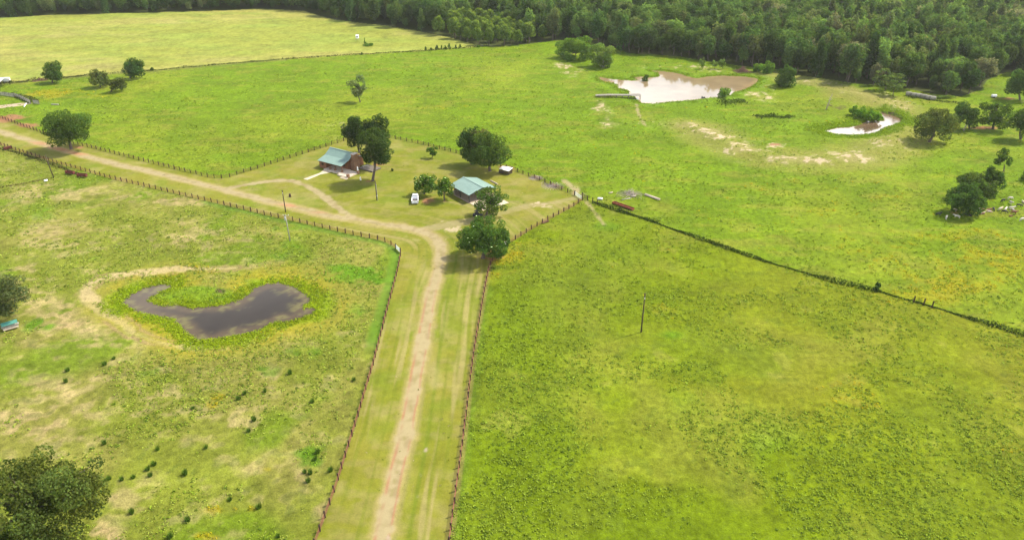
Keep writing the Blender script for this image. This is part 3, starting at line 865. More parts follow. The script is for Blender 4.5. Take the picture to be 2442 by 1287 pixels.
tree('pine_tree', 'tall dark pine at the back of the cabin deck', (894, 396), (862, 930, 265, 352), G_PINE, 18, nb=40, leaf=.36, dens=1.9, trunk_r=.4, br=.38, flat=.75)
tree('pine_tree', 'tallest pine with a bare trunk on the lawn beside the cabin', (889, 432), (853, 940, 294, 394), (.036, .050, .014), 19, nb=44, leaf=.34, dens=1.9, trunk_r=.42, br=.38, flat=.72, maxr=1.3, split=.8)
tree('young_tree', 'small young tree alone on the yard lawn', (1031, 376), (1017, 1046, 347, 373), G_MID, 20, nb=16, leaf=.3, dens=1.2, trunk_r=.12, br=.3)
tree('shade_tree', 'big leafy tree beside the white roofed pen', (1168, 408), (1115, 1216, 312, 398), G_OAK, 21, nb=34, leaf=.38, dens=1.5, trunk_r=.42, br=.34)
tree('shade_tree', 'dark full tree at the left of the pair by the back fence', (1124, 392), (1088, 1150, 293, 388), G_DARK, 22, nb=30, leaf=.38, dens=1.5, trunk_r=.38, br=.34)
tree('brown_tree', 'brownish crowned tree squeezed between two big green trees', (1146, 392), (1116, 1172, 299, 372), (.085, .072, .034), 23, nb=22, leaf=.38, dens=1.3, trunk_r=.3)
tree('magnolia_tree', 'magnolia dotted with white blooms next to the white pickup', (1012, 463), (986, 1043, 407, 461), G_MID, 24, nb=26, leaf=.32, dens=1.3, trunk_r=.22, blooms=60, br=.32)
tree('magnolia_tree', 'magnolia with few blooms at the left corner of the carport', (1060, 478), (1033, 1083, 418, 472), G_MID, 25, nb=24, leaf=.32, dens=1.3, trunk_r=.22, blooms=14, br=.32)
tree('oak_tree', 'open crowned oak in front of the carport apron', (1160, 516), (1121, 1210, 440, 512), G_OAK, 26, nb=26, leaf=.34, dens=.8, trunk_r=.36, br=.27, limbs=12)
tree('magnolia_tree', 'large bushy tree at the end of the lane beside the silver gate', (1152, 616), (1092, 1223, 506, 616), (.046, .074, .015), 27, nb=44, leaf=.34, dens=1.5, trunk_r=.45, br=.28, blooms=22)
tree('willow_tree', 'tall bright willow left of the muddy pond', (1368, 140), (1329, 1420, 80, 146), G_BRIGHT, 28, nb=36, leaf=.55, dens=1.5, trunk_r=.3, br=.28, shape='dome')
tree('willow_tree', 'bushy many stemmed willow nearest the muddy pond', (1436, 160), (1395, 1478, 99, 160), (.080, .105, .024), 29, nb=34, leaf=.5, dens=1.1, trunk_r=.16, br=.28, stems=7, limbs=4, shape='vase', bark=M_DEAD)
tree('shrub', 'round shrub standing in the water of the muddy pond', (1540, 191), (1531, 1549, 172, 192), (.060, .085, .016), 30, cat='shrub', nb=14, leaf=.35, dens=1.5, trunk_r=.08)
tree('shrub', 'leafy bush on the dam at the edge of the muddy pond', (1727, 234), (1711, 1743, 209, 235), G_BRIGHT, 31, cat='shrub', nb=18, leaf=.35, dens=1.5, trunk_r=.1)
tree('oak_tree', 'tall oval oak on the grass right of the muddy pond', (1879, 207), (1850, 1904, 150, 208), G_DARK, 32, nb=26, leaf=.45, dens=1.6, trunk_r=.35)
tree('young_tree', 'lime green bushy sapling left of the oval oak', (1808, 172), (1795, 1820, 148, 174), G_BRIGHT, 33, nb=16, leaf=.45, dens=1.3, trunk_r=.12)
tree('young_tree', 'rounded bright green young tree by the oval oak', (1828, 176), (1814, 1848, 145, 178), G_BRIGHT, 34, nb=18, leaf=.45, dens=1.4, trunk_r=.14)
for i, (px, a, b, y0, lab) in enumerate(((1675, 1668, 1683, 134, 'slender pale sapling before the forest, leftmost of three'), (1704, 1696, 1713, 142, 'slender pale sapling before the forest, middle and shortest of three'),
                                        (1724, 1714, 1732, 137, 'slender pale sapling before the forest, rightmost of three'))):
    tree('sapling', lab, (px, 165), (a, b, y0, 160), G_PALE, 40 + i, nb=10, leaf=.4, dens=.8, trunk_r=.08, group='saplings between the muddy pond and the forest')
tree('sapling', 'tiered pale tree with thin trunk at the forest edge, left of two', (2111, 217), (2086, 2136, 162, 208), (.070, .085, .028), 44, nb=24, leaf=.5, dens=1.0, trunk_r=.16, flat=.4, br=.3, group='tiered trees by the round bales')
tree('sapling', 'tiered pale tree with thin trunk near the round bales, right of two', (2129, 229), (2108, 2162, 172, 214), (.075, .095, .028), 45, nb=24, leaf=.5, dens=.9, trunk_r=.15, flat=.4, br=.3, group='tiered trees by the round bales')
for i, (px, py, a, b, y0, lab) in enumerate(((2035, 276, 2022, 2050, 250, 'bright green shrub at the left end of the creek thicket'), (2056, 281, 2042, 2072, 249, 'bright green shrub in the back of the creek thicket'),
                                            (2074, 287, 2058, 2094, 256, 'bright green shrub overhanging the narrow pool'), (2091, 287, 2078, 2106, 264, 'bright green shrub at the right end of the creek thicket'))):
    tree('shrub', lab, (px, py), (a, b, y0, py + 1), (.075, .125, .012), 50 + i, cat='shrub', nb=18, leaf=.38, dens=1.5, trunk_r=.08, group='shrubs of the creek thicket')
tree('oak_tree', 'broad oak with olive top standing below the curved dam', (2216, 339), (2188, 2282, 253, 334), (.056, .064, .018), 60, nb=32, leaf=.4, dens=1.4, trunk_r=.45, br=.32, limbs=9)
tree('oak_tree', 'shady oak left of the pair over bare red soil', (2312, 308), (2271, 2338, 240, 306), G_DARK, 61, nb=26, leaf=.42, dens=1.4, trunk_r=.35)
tree('oak_tree', 'oak with a bare side limb over bare red soil', (2367, 309), (2334, 2416, 240, 302), G_OAK, 62, nb=26, leaf=.42, dens=1.1, trunk_r=.45, limbs=12, br=.3)
tree('oak_tree', 'oak cut by the right photo edge below the far clearing', (2433, 333), (2406, 2476, 250, 326), G_OAK, 63, nb=26, leaf=.42, dens=1.3, trunk_r=.4)
tree('oak_tree', 'tall forest edge oak shading the bare corral ground', (2432, 239), (2396, 2470, 165, 238), G_DARK, 64, nb=28, leaf=.5, dens=1.5, trunk_r=.4)
tree('slender_tree', 'slender upright tree above the cattle', (2393, 410), (2373, 2416, 350, 402), G_OAK, 65, nb=18, leaf=.36, dens=1.0, trunk_r=.18, br=.3)
tree('oak_tree', 'dense round oak sheltering the resting cattle', (2308, 511), (2262, 2350, 431, 513), G_DARK, 66, nb=36, leaf=.38, dens=1.7, trunk_r=.5, br=.34)
tree('oak_tree', 'dense oak behind the round cattle oak', (2346, 476), (2288, 2378, 402, 474), (.042, .058, .014), 67, nb=32, leaf=.38, dens=1.6, trunk_r=.45, br=.34)
tree('oak_tree', 'darker oak at the back right of the cattle oaks', (2368, 462), (2332, 2391, 393, 462), G_DARK, 68, nb=26, leaf=.38, dens=1.6, trunk_r=.4, br=.34)
tree('oak_tree', 'oak cut by the left photo edge above the green roofed feeder', (-6, 758), (-75, 74, 648, 752), (.060, .066, .026), 69, nb=34, leaf=.30, dens=.95, trunk_r=.3, br=.3, limbs=12)
tree('oak_tree', 'huge oak crown filling the bottom left corner', (92, 1330), (-80, 244, 1050, 1330), (.058, .066, .016), 70, nb=70, leaf=.27, dens=1.5, trunk_r=.6, br=.24, limbs=22, cap=42000)
tree('oak_tree', 'tree crown at the far right edge above the grazing white cow', (2452, 430), (2441, 2490, 395, 432), G_OAK, 71, nb=20, leaf=.38, dens=1.4, trunk_r=.25)

for i, (px, py, w, h, lab, tn) in enumerate((
        (1015, 120, 7, 9, 'small dark cone shaped cedar on the hayfield boundary, leftmost of the row', G_DARK), (1028, 120, 9, 7, 'low rounded bush on the hayfield boundary next to the leftmost cedar', G_OAK),
        (1042, 119, 9, 11, 'tallest cedar of the hayfield boundary row', G_DARK), (1053, 118, 6, 9, 'thin cedar in the middle of the boundary row', G_MID), (1062, 117, 8, 10, 'leafy sapling cluster on the boundary row', G_MID),
        (1071, 116, 9, 13, 'feathery sapling beside the cone cedars on the boundary', G_PALE), (1087, 115, 8, 8, 'cone cedar right of the feathery sapling', G_DARK), (1097, 114, 10, 8, 'wide low cedar near the forest tip', G_DARK),
        (1141, 113, 9, 5, 'low bush where the boundary meets the forest tip', G_MID), (863, 131, 7, 6, 'small dark bush alone on the boundary line', G_DARK), (362, 168, 11, 10, 'dark bush right of the round oak on the boundary', G_DARK),
        (2092, 694, 20, 20, 'dark bush rising out of the overgrown fence row', G_DARK), (935, 408, 7, 7, 'clipped dark round bush on the yard lawn', (.03, .042, .012)), (878, 109, 26, 7, 'low spreading bush in the hayfield beside the white box blind', G_MID),
        (870, 104, 6, 14, 'thin upright sapling in the hayfield', G_MID),
        (24, 198, 8, 7, 'dark bush behind the white trailer', G_OAK), (2245, 236, 60, 8, 'rough brush hiding the end of the bale row', G_PALE))):
    tree('bush', lab, (px, py), (px - w / 2, px + w / 2, py - h, py + 1), tn, 80 + i, cat='bush', nb=14, leaf=.36 if py > 300 else .42, dens=1.2, trunk_r=.06, shape='cone' if 'cedar' in lab or 'upright' in lab else 'dome', maxr=2.2, deep=.95 if w < 30 else .3)

# dead snag, brush pile, bare limb
def dead_tree(px, py, h, seed, label, lean=(.18, 0)):
    rng = np.random.default_rng(seed)
    root = thing('dead_tree', label, 'dead tree', gat(px, py))
    mb = MB()
    top = np.array([lean[0] * h, lean[1] * h, h])
    mb.tube([(0, 0, -.2), top * .4, top * .75, top], [.28, .2, .12, .04], 7)
    tr = mb.build('trunk', M_DEAD, root, True)
    for k in range(9):
        t = rng.uniform(.3, .92)
        a = rng.uniform(0, 6.28)
        p = top * t
        e = p + np.array([math.cos(a), math.sin(a) * .8, .5]) * h * .3 * (1.15 - t)
        m2 = MB().tube([p, (p + e) / 2 + (0, 0, .1), e], [.09, .06, .02], 5)
        m2.build('limb', M_DEAD, root, True)
    return root
dead_tree(1970, 262, 7.0, 5, 'bare dead snag leaning beside the marshy creek')
dead_tree(2297, 312, 4.2, 6, 'bleached dead sapling beside the oaks on red soil', (.12, -.2))
def brush_pile(px, py, w, h, n, label, mat, seed, name='brush_pile'):
    rng = np.random.default_rng(seed)
    mb = MB()
    for k in range(n):
        a, r = rng.uniform(0, 6.28), abs(rng.normal()) * w * .28
        c = np.array([math.cos(a) * r, math.sin(a) * r, max(.05, h * math.exp(-(r / (w * .3)) ** 2) * rng.uniform(.2, 1))])
        d = rng.normal(size=3); d[2] = abs(d[2]) * .5; d /= np.linalg.norm(d)
        l = rng.uniform(.3, .9) * w * .35
        q = c - d * l / 2; q[2] = max(q[2], .02)
        mb.tube([q, c + (0, 0, .05), c + d * l / 2], [.07, .05, .02], 4)
    for a in np.arange(0, 3.1, .26):
        e = np.array([math.cos(a), math.sin(a), 0]) * w * .62
        mb.tube([-e + (0, 0, .04), (0, 0, .12), e + (0, 0, .04)], [.05, .07, .05], 4)
    o = mb.build(name, mat)
    o.location = gat(px, py)
    return tag(o, label, 'brush pile')
brush_pile(1771, 172, 7.5, 2.6, 220, 'red brown heap of dead brush beside the forest edge', M_BRUSH, 3)
brush_pile(1502, 463, 6.5, .9, 60, 'bleached heap of bare branches lying in the pasture', M_DEAD, 4)
brush_pile(95, 192, 6.0, 1.0, 60, 'brown slash heap under the pointed tree', M_BRUSH, 8)
brush_pile(1278, 425, 4.0, .8, 40, 'grey sticks heaped against the back yard fence', M_DEAD, 9)
brush_pile(1318, 444, 6.0, .7, 50, 'bleached sticks and stones along the back yard fence near the corner', M_DEAD, 10)

# ------------------------------------------------------------------ forest
def forest():
    rng = np.random.default_rng(7)
    protos = []
    spec = [('dome', (5.4, 5.2, 6.6), 9.6, 30, .36), ('dome', (5.0, 5.2, 5.6), 9.2, 26, .38), ('dome', (4.3, 4.2, 7.0), 10.0, 26, .36), ('dome', (6.0, 5.6, 6.0), 10.2, 34, .32),
            ('dome', (3.9, 3.8, 7.6), 9.8, 30, .34), ('cone', (3.9, 4.0, 8.0), 10.2, 34, .36), ('dome', (3.6, 3.6, 5.0), 6.4, 22, .38)]
    for i, (sh, R, cz, nb, br) in enumerate(spec):
        protos.append(make_tree_meshes('forest_%d' % i, 300 + i, R, cz, nb=nb, leaf=.66, dens=1.5, br=br, trunk_r=.28, shape=sh, limbs=5, var=.25, hue=.10, cap=2200))
    tints = [((.036, .058, .016), 'dark green'), ((.048, .070, .018), 'green'), ((.056, .076, .020), 'mid green'), ((.068, .096, .024), 'light green'), ((.062, .068, .026), 'olive'),
             ((.105, .096, .056), 'pale brownish'), ((.040, .056, .018), 'deep green')]
    pts = []
    s = 6.6
    gx = np.arange(-720, 760, s); gy = np.arange(250, 900, s)
    X, Y = np.meshgrid(gx, gy)
    X = (X + rng.uniform(-.42, .42, X.shape) * s).ravel(); Y = (Y + rng.uniform(-.42, .42, Y.shape) * s).ravel()
    keep = inpoly(X, Y, P_FOREST) & (np.abs(X) < .78 * Y + 40)
    X, Y = X[keep], Y[keep]
    sap = at2([(1035, 82), (1075, 58), (1130, 52), (1200, 78), (1300, 92), (1300, 100), (1250, 107), (1190, 111), (1150, 112), (1080, 92)])
    issap = inpoly(X, Y, sap)
    de, _ = dseg(X, Y, at2(EDGE))
    ppx, ppy = pix(X, Y)
    order = np.argsort(np.hypot(X, Y))
    rec = []
    for i in order:
        x, y = X[i], Y[i]
        edge = de[i] < 9
        if issap[i]:
            k, tn, sc = 6, 3, rng.uniform(.75, 1.15)
            tint = np.array((.072, .110, .020)) * TINT_K
        else:
            u = rng.random()
            conif = fbm(np.array([x]), np.array([y]), 120.0, 77)[0] > .5
            if u < (.32 if conif else .10): k = int(rng.choice([4, 5]))
            else: k = int(rng.choice([0, 1, 2, 3]))
            tn = int(rng.choice(7, p=[.22, .23, .19, .13, .10, .008, .122]))
            if ppx[i] > 1900 and rng.random() < .3: tn = int(rng.choice([3, 4, 5], p=[.50, .43, .07]))
            tint = np.array(tints[tn][0]) * np.array((.93, 1.08, 1.05)) * TINT_K * rng.uniform(.58, 1.3)
            sc = rng.uniform(.72, 1.24)
            if ppx[i] < 700: sc *= .9
            if edge and rng.random() < .35: sc *= rng.uniform(.5, .8)
        rec.append((x, y, k, sc, rng.uniform(0, 6.28), tint, tn, bool(issap[i])))
    kinds = ['broad rounded', 'rounded', 'tall oval', 'wide spreading', 'pointed', 'tall narrow pointed', 'small bushy']
    inframe = [q for q in rec if -10 < pix(q[0], q[1], 6)[0] < W0 + 10 and pix(q[0], q[1], 14)[1] > 0]
    near = inframe[:300]
    nid = set(id(q) for q in near)
    roots = {}
    for (x, y, k, sc, rz, tint, tn, sp) in near:
        lab = '%s %s %s' % (kinds[k], tints[tn][1] if not sp else 'bright green', 'sapling at the forest tip by the hayfield' if sp else 'tree in the front rows of the forest')
        if k not in roots:
            r = thing('forest_tree', lab, 'tree', (x, y, 0), rz, 'trees in the front rows of the forest')
            c = link('crown', protos[k][0], r); link('trunk', protos[k][1], r)
            roots[k] = r
        else:
            r = copy_tree(roots[k])
        r.location = (x, y, gz1((x, y))); r.rotation_euler = (0, 0, rz); r.scale = (sc, sc, sc * (.9 + .2 * ((x * 7.3) % 1)))
        r['label'] = lab
        r['group'] = 'saplings at the forest tip' if sp else 'trees in the front rows of the forest'
        for ch in r.children:
            if ch.name.startswith('crown'): ch['tint'] = tuple(float(v) for v in tint)
    rest = [q for q in rec if id(q) not in nid]
    # the mass of the wood behind: one object, its trees scattered by geometry nodes over a point mesh
    me = bpy.data.meshes.new('forest')
    me.from_pydata([(q[0], q[1], 0) for q in rest], [], [])
    for nm, tp, vals in (('kind_i', 'INT', [q[2] for q in rest]), ('rot', 'FLOAT', [q[4] for q in rest]), ('scl', 'FLOAT', [q[3] for q in rest])):
        a = me.attributes.new(nm, tp, 'POINT'); a.data.foreach_set('value', vals)
    a = me.attributes.new('tint', 'FLOAT_VECTOR', 'POINT')
    a.data.foreach_set('vector', np.array([q[5] for q in rest], np.float32).ravel())
    me.materials.append(M_LEAF)
    fo = tag(link('forest', me), 'dense dark green mixed forest stretching away behind the pastures', kind='stuff')
    fo['tint'] = (.05, .07, .02)
    ng = bpy.data.node_groups.new('wood', 'GeometryNodeTree')
    ng.interface.new_socket('Geometry', in_out='INPUT', socket_type='NodeSocketGeometry')
    ng.interface.new_socket('Geometry', in_out='OUTPUT', socket_type='NodeSocketGeometry')
    N = ng.nodes
    gi, go = N.new('NodeGroupInput'), N.new('NodeGroupOutput')
    g2i = N.new('GeometryNodeGeometryToInstance')
    # join order is reversed socket order, so link from the last kind to the first
    for k in sorted(roots, reverse=True):
        oi = N.new('GeometryNodeObjectInfo'); oi.transform_space = 'ORIGINAL'
        oi.inputs['Object'].default_value = [c for c in roots[k].children if c.name.startswith('crown')][0]
        ng.links.new(oi.outputs['Geometry'], g2i.inputs[0])
    iop = N.new('GeometryNodeInstanceOnPoints')
    iop.inputs['Pick Instance'].default_value = True
    def named(nm, tp):
        n = N.new('GeometryNodeInputNamedAttribute'); n.data_type = tp; n.inputs['Name'].default_value = nm
        return n
    ni, nr, ns = named('kind_i', 'INT'), named('rot', 'FLOAT'), named('scl', 'FLOAT')
    cx = N.new('ShaderNodeCombineXYZ'); sx = N.new('ShaderNodeCombineXYZ')
    ng.links.new(nr.outputs['Attribute'], cx.inputs['Z'])
    for ax in 'XYZ': ng.links.new(ns.outputs['Attribute'], sx.inputs[ax])
    e2r = N.new('FunctionNodeEulerToRotation')
    ng.links.new(cx.outputs[0], e2r.inputs[0])
    ng.links.new(gi.outputs[0], iop.inputs['Points'])
    ng.links.new(g2i.outputs[0], iop.inputs['Instance'])
    ng.links.new(ni.outputs['Attribute'], iop.inputs['Instance Index'])
    ng.links.new(e2r.outputs[0], iop.inputs['Rotation'])
    ng.links.new(sx.outputs[0], iop.inputs['Scale'])
    ng.links.new(iop.outputs[0], go.inputs[0])
    md = fo.modifiers.new('wood', 'NODES'); md.node_group = ng
    print('forest trees', len(near), len(rest))
forest()

# ------------------------------------------------------------------ fences
def walk(pts, step):
    P = [np.array(p) for p in pts]
    out, acc = [P[0]], 0.0
    for a, b in zip(P[:-1], P[1:]):
        L = np.linalg.norm(b - a); d = step - acc
        while d < L:
            out.append(a + (b - a) * d / L); d += step
        acc = (acc + L) % step if L else acc
        acc = L - (d - step)
    if np.linalg.norm(out[-1] - P[-1]) > step * .4: out.append(P[-1])
    else: out[-1] = P[-1]
    return out

POST = MB().box((0, 0, .65), (.21, .21, 1.4)).box((0, 0, 1.37), (.16, .16, .05))
post_me = bpy.data.meshes.new('fence_post')
post_me.from_pydata(POST.v, [], POST.f); post_me.materials.append(M_POST); post_me.update()

def fence(pxs, label, step=2.6, closed_ends=True, stays=.28, wire=.009, name='wire_fence', group='brown wire fences of the lane and yard'):
    pts = walk(at2(pxs), step)
    root = thing(name, label, 'fence', (pts[0][0], pts[0][1], gz1(pts[0])), 0, group)
    o0 = np.array(root.location)
    zs = gz(np.array([p[0] for p in pts]), np.array([p[1] for p in pts]))
    proto = None
    rng = random.Random(len(pts))
    for p, z in zip(pts, zs):
        c = link('post', post_me, root) if proto is None else proto.copy()
        if proto is None: proto = c
        else: COL.objects.link(c); c.parent = root
        c.location = (p[0] - o0[0], p[1] - o0[1], z - o0[2] - .02)
        c.rotation_euler = (rng.gauss(0, .035), rng.gauss(0, .035), rng.uniform(0, 1))
        c.scale = (1, 1, rng.uniform(.95, 1.06))
    mb = MB()
    V = [np.array((p[0] - o0[0], p[1] - o0[1], z - o0[2])) for p, z in zip(pts, zs)]
    for a, b in zip(V[:-1], V[1:]):
        d = b - a; L = np.linalg.norm(d[:2])
        rz = math.atan2(d[1], d[0])
        for h in (.06, .2, .34, .48, .62, .76, .9, 1.04):
            w = wire * (1.7 if h > 1 else 1)
            q = np.array([-math.sin(rz), math.cos(rz), 0]) * w
            u = np.array([0, 0, w])
            A, B = a + (0, 0, h), b + (0, 0, h)
            mb.add([A - q - u, A + q - u, A + q + u, A - q + u, B - q - u, B + q - u, B + q + u, B - q + u], [(0, 1, 5, 4), (1, 2, 6, 5), (2, 3, 7, 6), (3, 0, 4, 7)])
        k = max(1, int(L / stays))
        for i in range(1, k):
            m = a + d * i / k
            mb.box((m[0], m[1], m[2] + .55), (.014, .014, 1.0), rz)
    mb.build('wire_netting', M_RAIL, root)
    return root
fence(F1, 'red brown wire fence along the left side of the mown lane')
fence(F2, 'red brown wire fence along the right side of the mown lane')
fence(F3, 'long dark posted wire fence south of the dirt track, beside the maroon feed bunks')
fence(F4, 'dark posted wire fence north of the dirt track turning up behind the cabin')
fence(F4B, 'dark posted wire fence along the back of the yard behind the big trees')
fence(F2B, 'dark posted wire fence rising from the silver gate to the yard corner')

def gate(a, b, label, mat, sheet=False):
    A, B = gat(*a), gat(*b)
    d = B - A; L = math.hypot(d.x, d.y)
    rz = math.atan2(d.y, d.x)
    root = thing('farm_gate', label, 'gate', A, rz)
    fr = MB()
    for z in (.2, 1.25): fr.tube([(.12, 0, z), (L - .12, 0, z)], .035, 6)
    for x in (.12, L / 2, L - .12): fr.tube([(x, 0, .2), (x, 0, 1.25)], .035, 6)
    fr.build('gate_frame', mat, root)
    br = MB()
    for z in np.linspace(.32, 1.13, 9 if sheet else 6): br.box((L / 2, 0, z), (L - .2, .03, .075 if sheet else .05))
    br.build('gate_bars', mat, root)
    for x in (0, L):
        p = link('post', post_me, root); p.location = (x, 0, 0); p.scale = (1, 1, 1.12)
    return root
M_GATEW = plain('white_gate_paint', (.70, .74, .68), (.6, .65, .58), .5)
gate((944.5, 594), (955, 604), 'white boarded gate at the bend of the left lane fence', M_GATEW, True)
gate((1197.5, 592), (1213.5, 582), 'silver tube gate beside the big tree at the lane end', M_GALV)
gate((1371, 466), (1388, 478), 'pale tube gate at the far right corner of the yard', M_GATEW)
gate((1401, 478), (1388, 470), 'short rail gate joining the yard corner to the overgrown fence row', M_POST)

# overgrown rows
def hedge(pxs, label, width, height, leaf, n_per_m, cols, seed, name='hedge', cat='hedge', thin=None):
    rng = np.random.default_rng(seed)
    P = smooth_line(at2(pxs), 5)
    c, nr, sz, cl = [], [], [], []
    for a, b in zip(P[:-1], P[1:]):
        L = np.linalg.norm(b - a); d = (b - a) / L
        k = rng.poisson(L * n_per_m)
        if k == 0: continue
        t = rng.random(k)
        q = a + (b - a) * t[:, None]
        dens = np.clip(vn(q[:, 0], q[:, 1], 6.0, seed) * 1.9 - .25, .12, 1.2)
        if thin is not None:
            tx = at(*thin)
            dens *= np.clip(np.hypot(q[:, 0] - tx.x, q[:, 1] - tx.y) / 9 - .1, .06, 1)
        o = rng.normal(size=k) * width * .3 * (.4 + .6 * dens)
        q = q + np.array([-d[1], d[0]]) * o[:, None]
        z = rng.random(k) ** .8 * height * dens * np.exp(-(o / (width * .5)) ** 2)
        c.append(np.stack([q[:, 0], q[:, 1], z + .06 + gz(q[:, 0], q[:, 1])], 1))
        nr.append(np.stack([-d[1] * o / width, d[0] * o / width, np.full(k, .6)], 1) + rng.normal(size=(k, 3)) * .6)
        sz.append(leaf * rng.uniform(.5, 1.0, k))
        w = rng.random(k)[:, None]
        cl.append((np.array(cols[0]) * w + np.array(cols[1]) * (1 - w)) * rng.uniform(.7, 1.3, (k, 1)))
    v, q, vc = leaf_cloud(rng, np.concatenate(c), np.concatenate(nr), np.concatenate(sz), np.concatenate(cl))
    o = link(name, mk_mesh(name, v, quads=q, mats=(M_WEED,), cols=vc))
    return tag(o, label, cat)
hedge(F5[2:], 'dark overgrown fence row crossing the right hand pasture', 1.15, 1.0, .30, 36, ((.045, .072, .014), (.08, .125, .018)), 1, thin=(2238, 737))
hedge(F6[3:], 'thin brushy boundary line between hayfield and middle pasture', 1.6, .9, .4, 9, ((.04, .055, .014), (.075, .095, .02)), 2)
hedge(F6[:4], 'rough brush strip along the hayfield behind the white trailer', 3.2, 1.2, .45, 16, ((.055, .06, .018), (.11, .115, .03)), 3)
hedge([(-20, 352), (30, 362), (70, 374), (110, 388), (150, 402), (190, 418)], 'weedy brown strip below the track fence around the maroon feed bunks', 1.8, .8, .3, 14, ((.10, .07, .035), (.06, .085, .018)), 4)
hedge([(-40, 455), (10, 447), (60, 438), (100, 430), (128, 425)], 'faint dry weed line running left from the leaning pole', .9, .5, .28, 10, ((.16, .12, .05), (.10, .10, .03)), 5)
hedge([(1470, 503), (1520, 517), (1570, 531)], 'green brambles behind the long rusty trough', 2.4, .9, .3, 26, ((.05, .09, .012), (.085, .13, .014)), 6)
hedge([(1714, 245), (1732, 249), (1752, 244), (1778, 243)], 'dark brambles on the outer face of the pond dam', 6.0, 2.2, .4, 34, ((.05, .08, .014), (.085, .125, .02)), 21, name='bramble_hedge', cat='brambles')
hedge([(1800, 275), (1820, 281), (1842, 276), (1864, 282), (1886, 277)], 'dark bramble patch in the open pasture below the dam', 6.5, 2.3, .36, 36, ((.045, .075, .013), (.08, .12, .018)), 22, name='bramble_hedge', cat='brambles')
hedge([(2165, 233), (2220, 240), (2270, 246), (2300, 250)], 'brambly row growing along the round bales', 2.0, 1.3, .42, 12, ((.06, .085, .02), (.10, .12, .03)), 9)
hedge([(8, 222), (35, 228), (60, 236), (90, 244)], 'grey green brush growing along the corral boards', 3.5, 1.6, .4, 22, ((.07, .085, .03), (.05, .065, .022)), 10)
for i, (px, py, lab) in enumerate(((2178, 722, 'leftmost of three bare posts in the overgrown fence row'), (2202, 728, 'middle one of three bare posts in the overgrown fence row'), (2222, 734, 'rightmost of three bare posts beside the gap in the fence row'),
                                   (1413, 484, 'short dark post where the overgrown fence row begins'), (1424, 489, 'short dark post beside the white pipe'))):
    o = link('fence_post', post_me); o.location = gat(px, py); o.scale = (1, 1, 1.25)
    tag(o, lab, 'post', 'posts of the overgrown fence row')

# ------------------------------------------------------------------ poles
def pole(px, py, h, label, lean=(0, 0), transformer=False, conduit=False, knob=None):
    root = thing('utility_pole', label, 'pole', gat(px, py))
    top = (lean[0], lean[1], h)
    MB().tube([(0, 0, -.3), (lean[0] * .5, lean[1] * .5, h / 2), top], [.17, .14, .11], 8).build('shaft', M_POLE if not transformer else M_GREY, root, True)
    if transformer:
        MB().tube([(-.28, -.1, h - 1.55), (-.28, -.1, h - .75)], [.24, .24], 10).tube([(-.28, -.1, h - .75), (-.28, -.1, h - .62)], [.2, .1], 10).build('transformer', M_GALV, root)
        MB().box((0, 0, h - .3), (1.5, .1, .12)).build('crossarm', M_GREY, root)
        for x in (-.7, .7):
            MB().tube([(x, 0, h - .24), (x, 0, h - .02)], [.07, .05], 6).build('insulator', M_WHITE, root)
    if conduit:
        MB().tube([(.22, -.08, 0), (.2, -.08, h * .82)], .05, 6).build('conduit', M_GALV, root)
        MB().box((.2, -.12, 1.5), (.3, .18, .4)).build('meter_box', M_GALV, root)
    if knob:
        MB().box((lean[0], lean[1], h - .1), (.6, .08, .1)).build('crossarm', M_POLE, root)
        MB().tube([(0, -.13, h * .86), (0, -.13, h * .9)], [.07, .05], 6).build('insulator', M_WHITE, root)
    return root
def pole_h(b, t):
    th = theta(b[1]); k = ppm(*b)
    h = (b[1] - t[1]) / (k * math.cos(th))
    return (b[1] - t[1]) / (FPX / (FPX / k - h * math.sin(th) * .6) * math.cos(th))
pole(899, 478, pole_h((899, 478), (893, 431)), 'brown pole with a grey conduit on the yard lawn', conduit=True)
pole(681.5, 506, pole_h((681.5, 506), (676, 455)), 'dark bare pole beside the dirt track', (.0, 0), knob=True)
pole(691.6, 574.5, pole_h((691.6, 574.5), (681, 512)), 'weathered pole carrying a grey transformer in the left pasture', (-.1, 0), True)
pole(1529, 791, pole_h((1529, 791), (1538, 700)), 'lone dark pole standing in the right hand pasture', (0, 0), knob=True)
pole(128.5, 424.5, pole_h((128.5, 424.5), (115.3, 370)), 'leaning reddish pole beside the maroon feed bunks', (-.5, 0))

# ------------------------------------------------------------------ buildings
def local_frame(p, q):
    d = q - p
    return math.atan2(d.y, d.x), math.hypot(d.x, d.y)

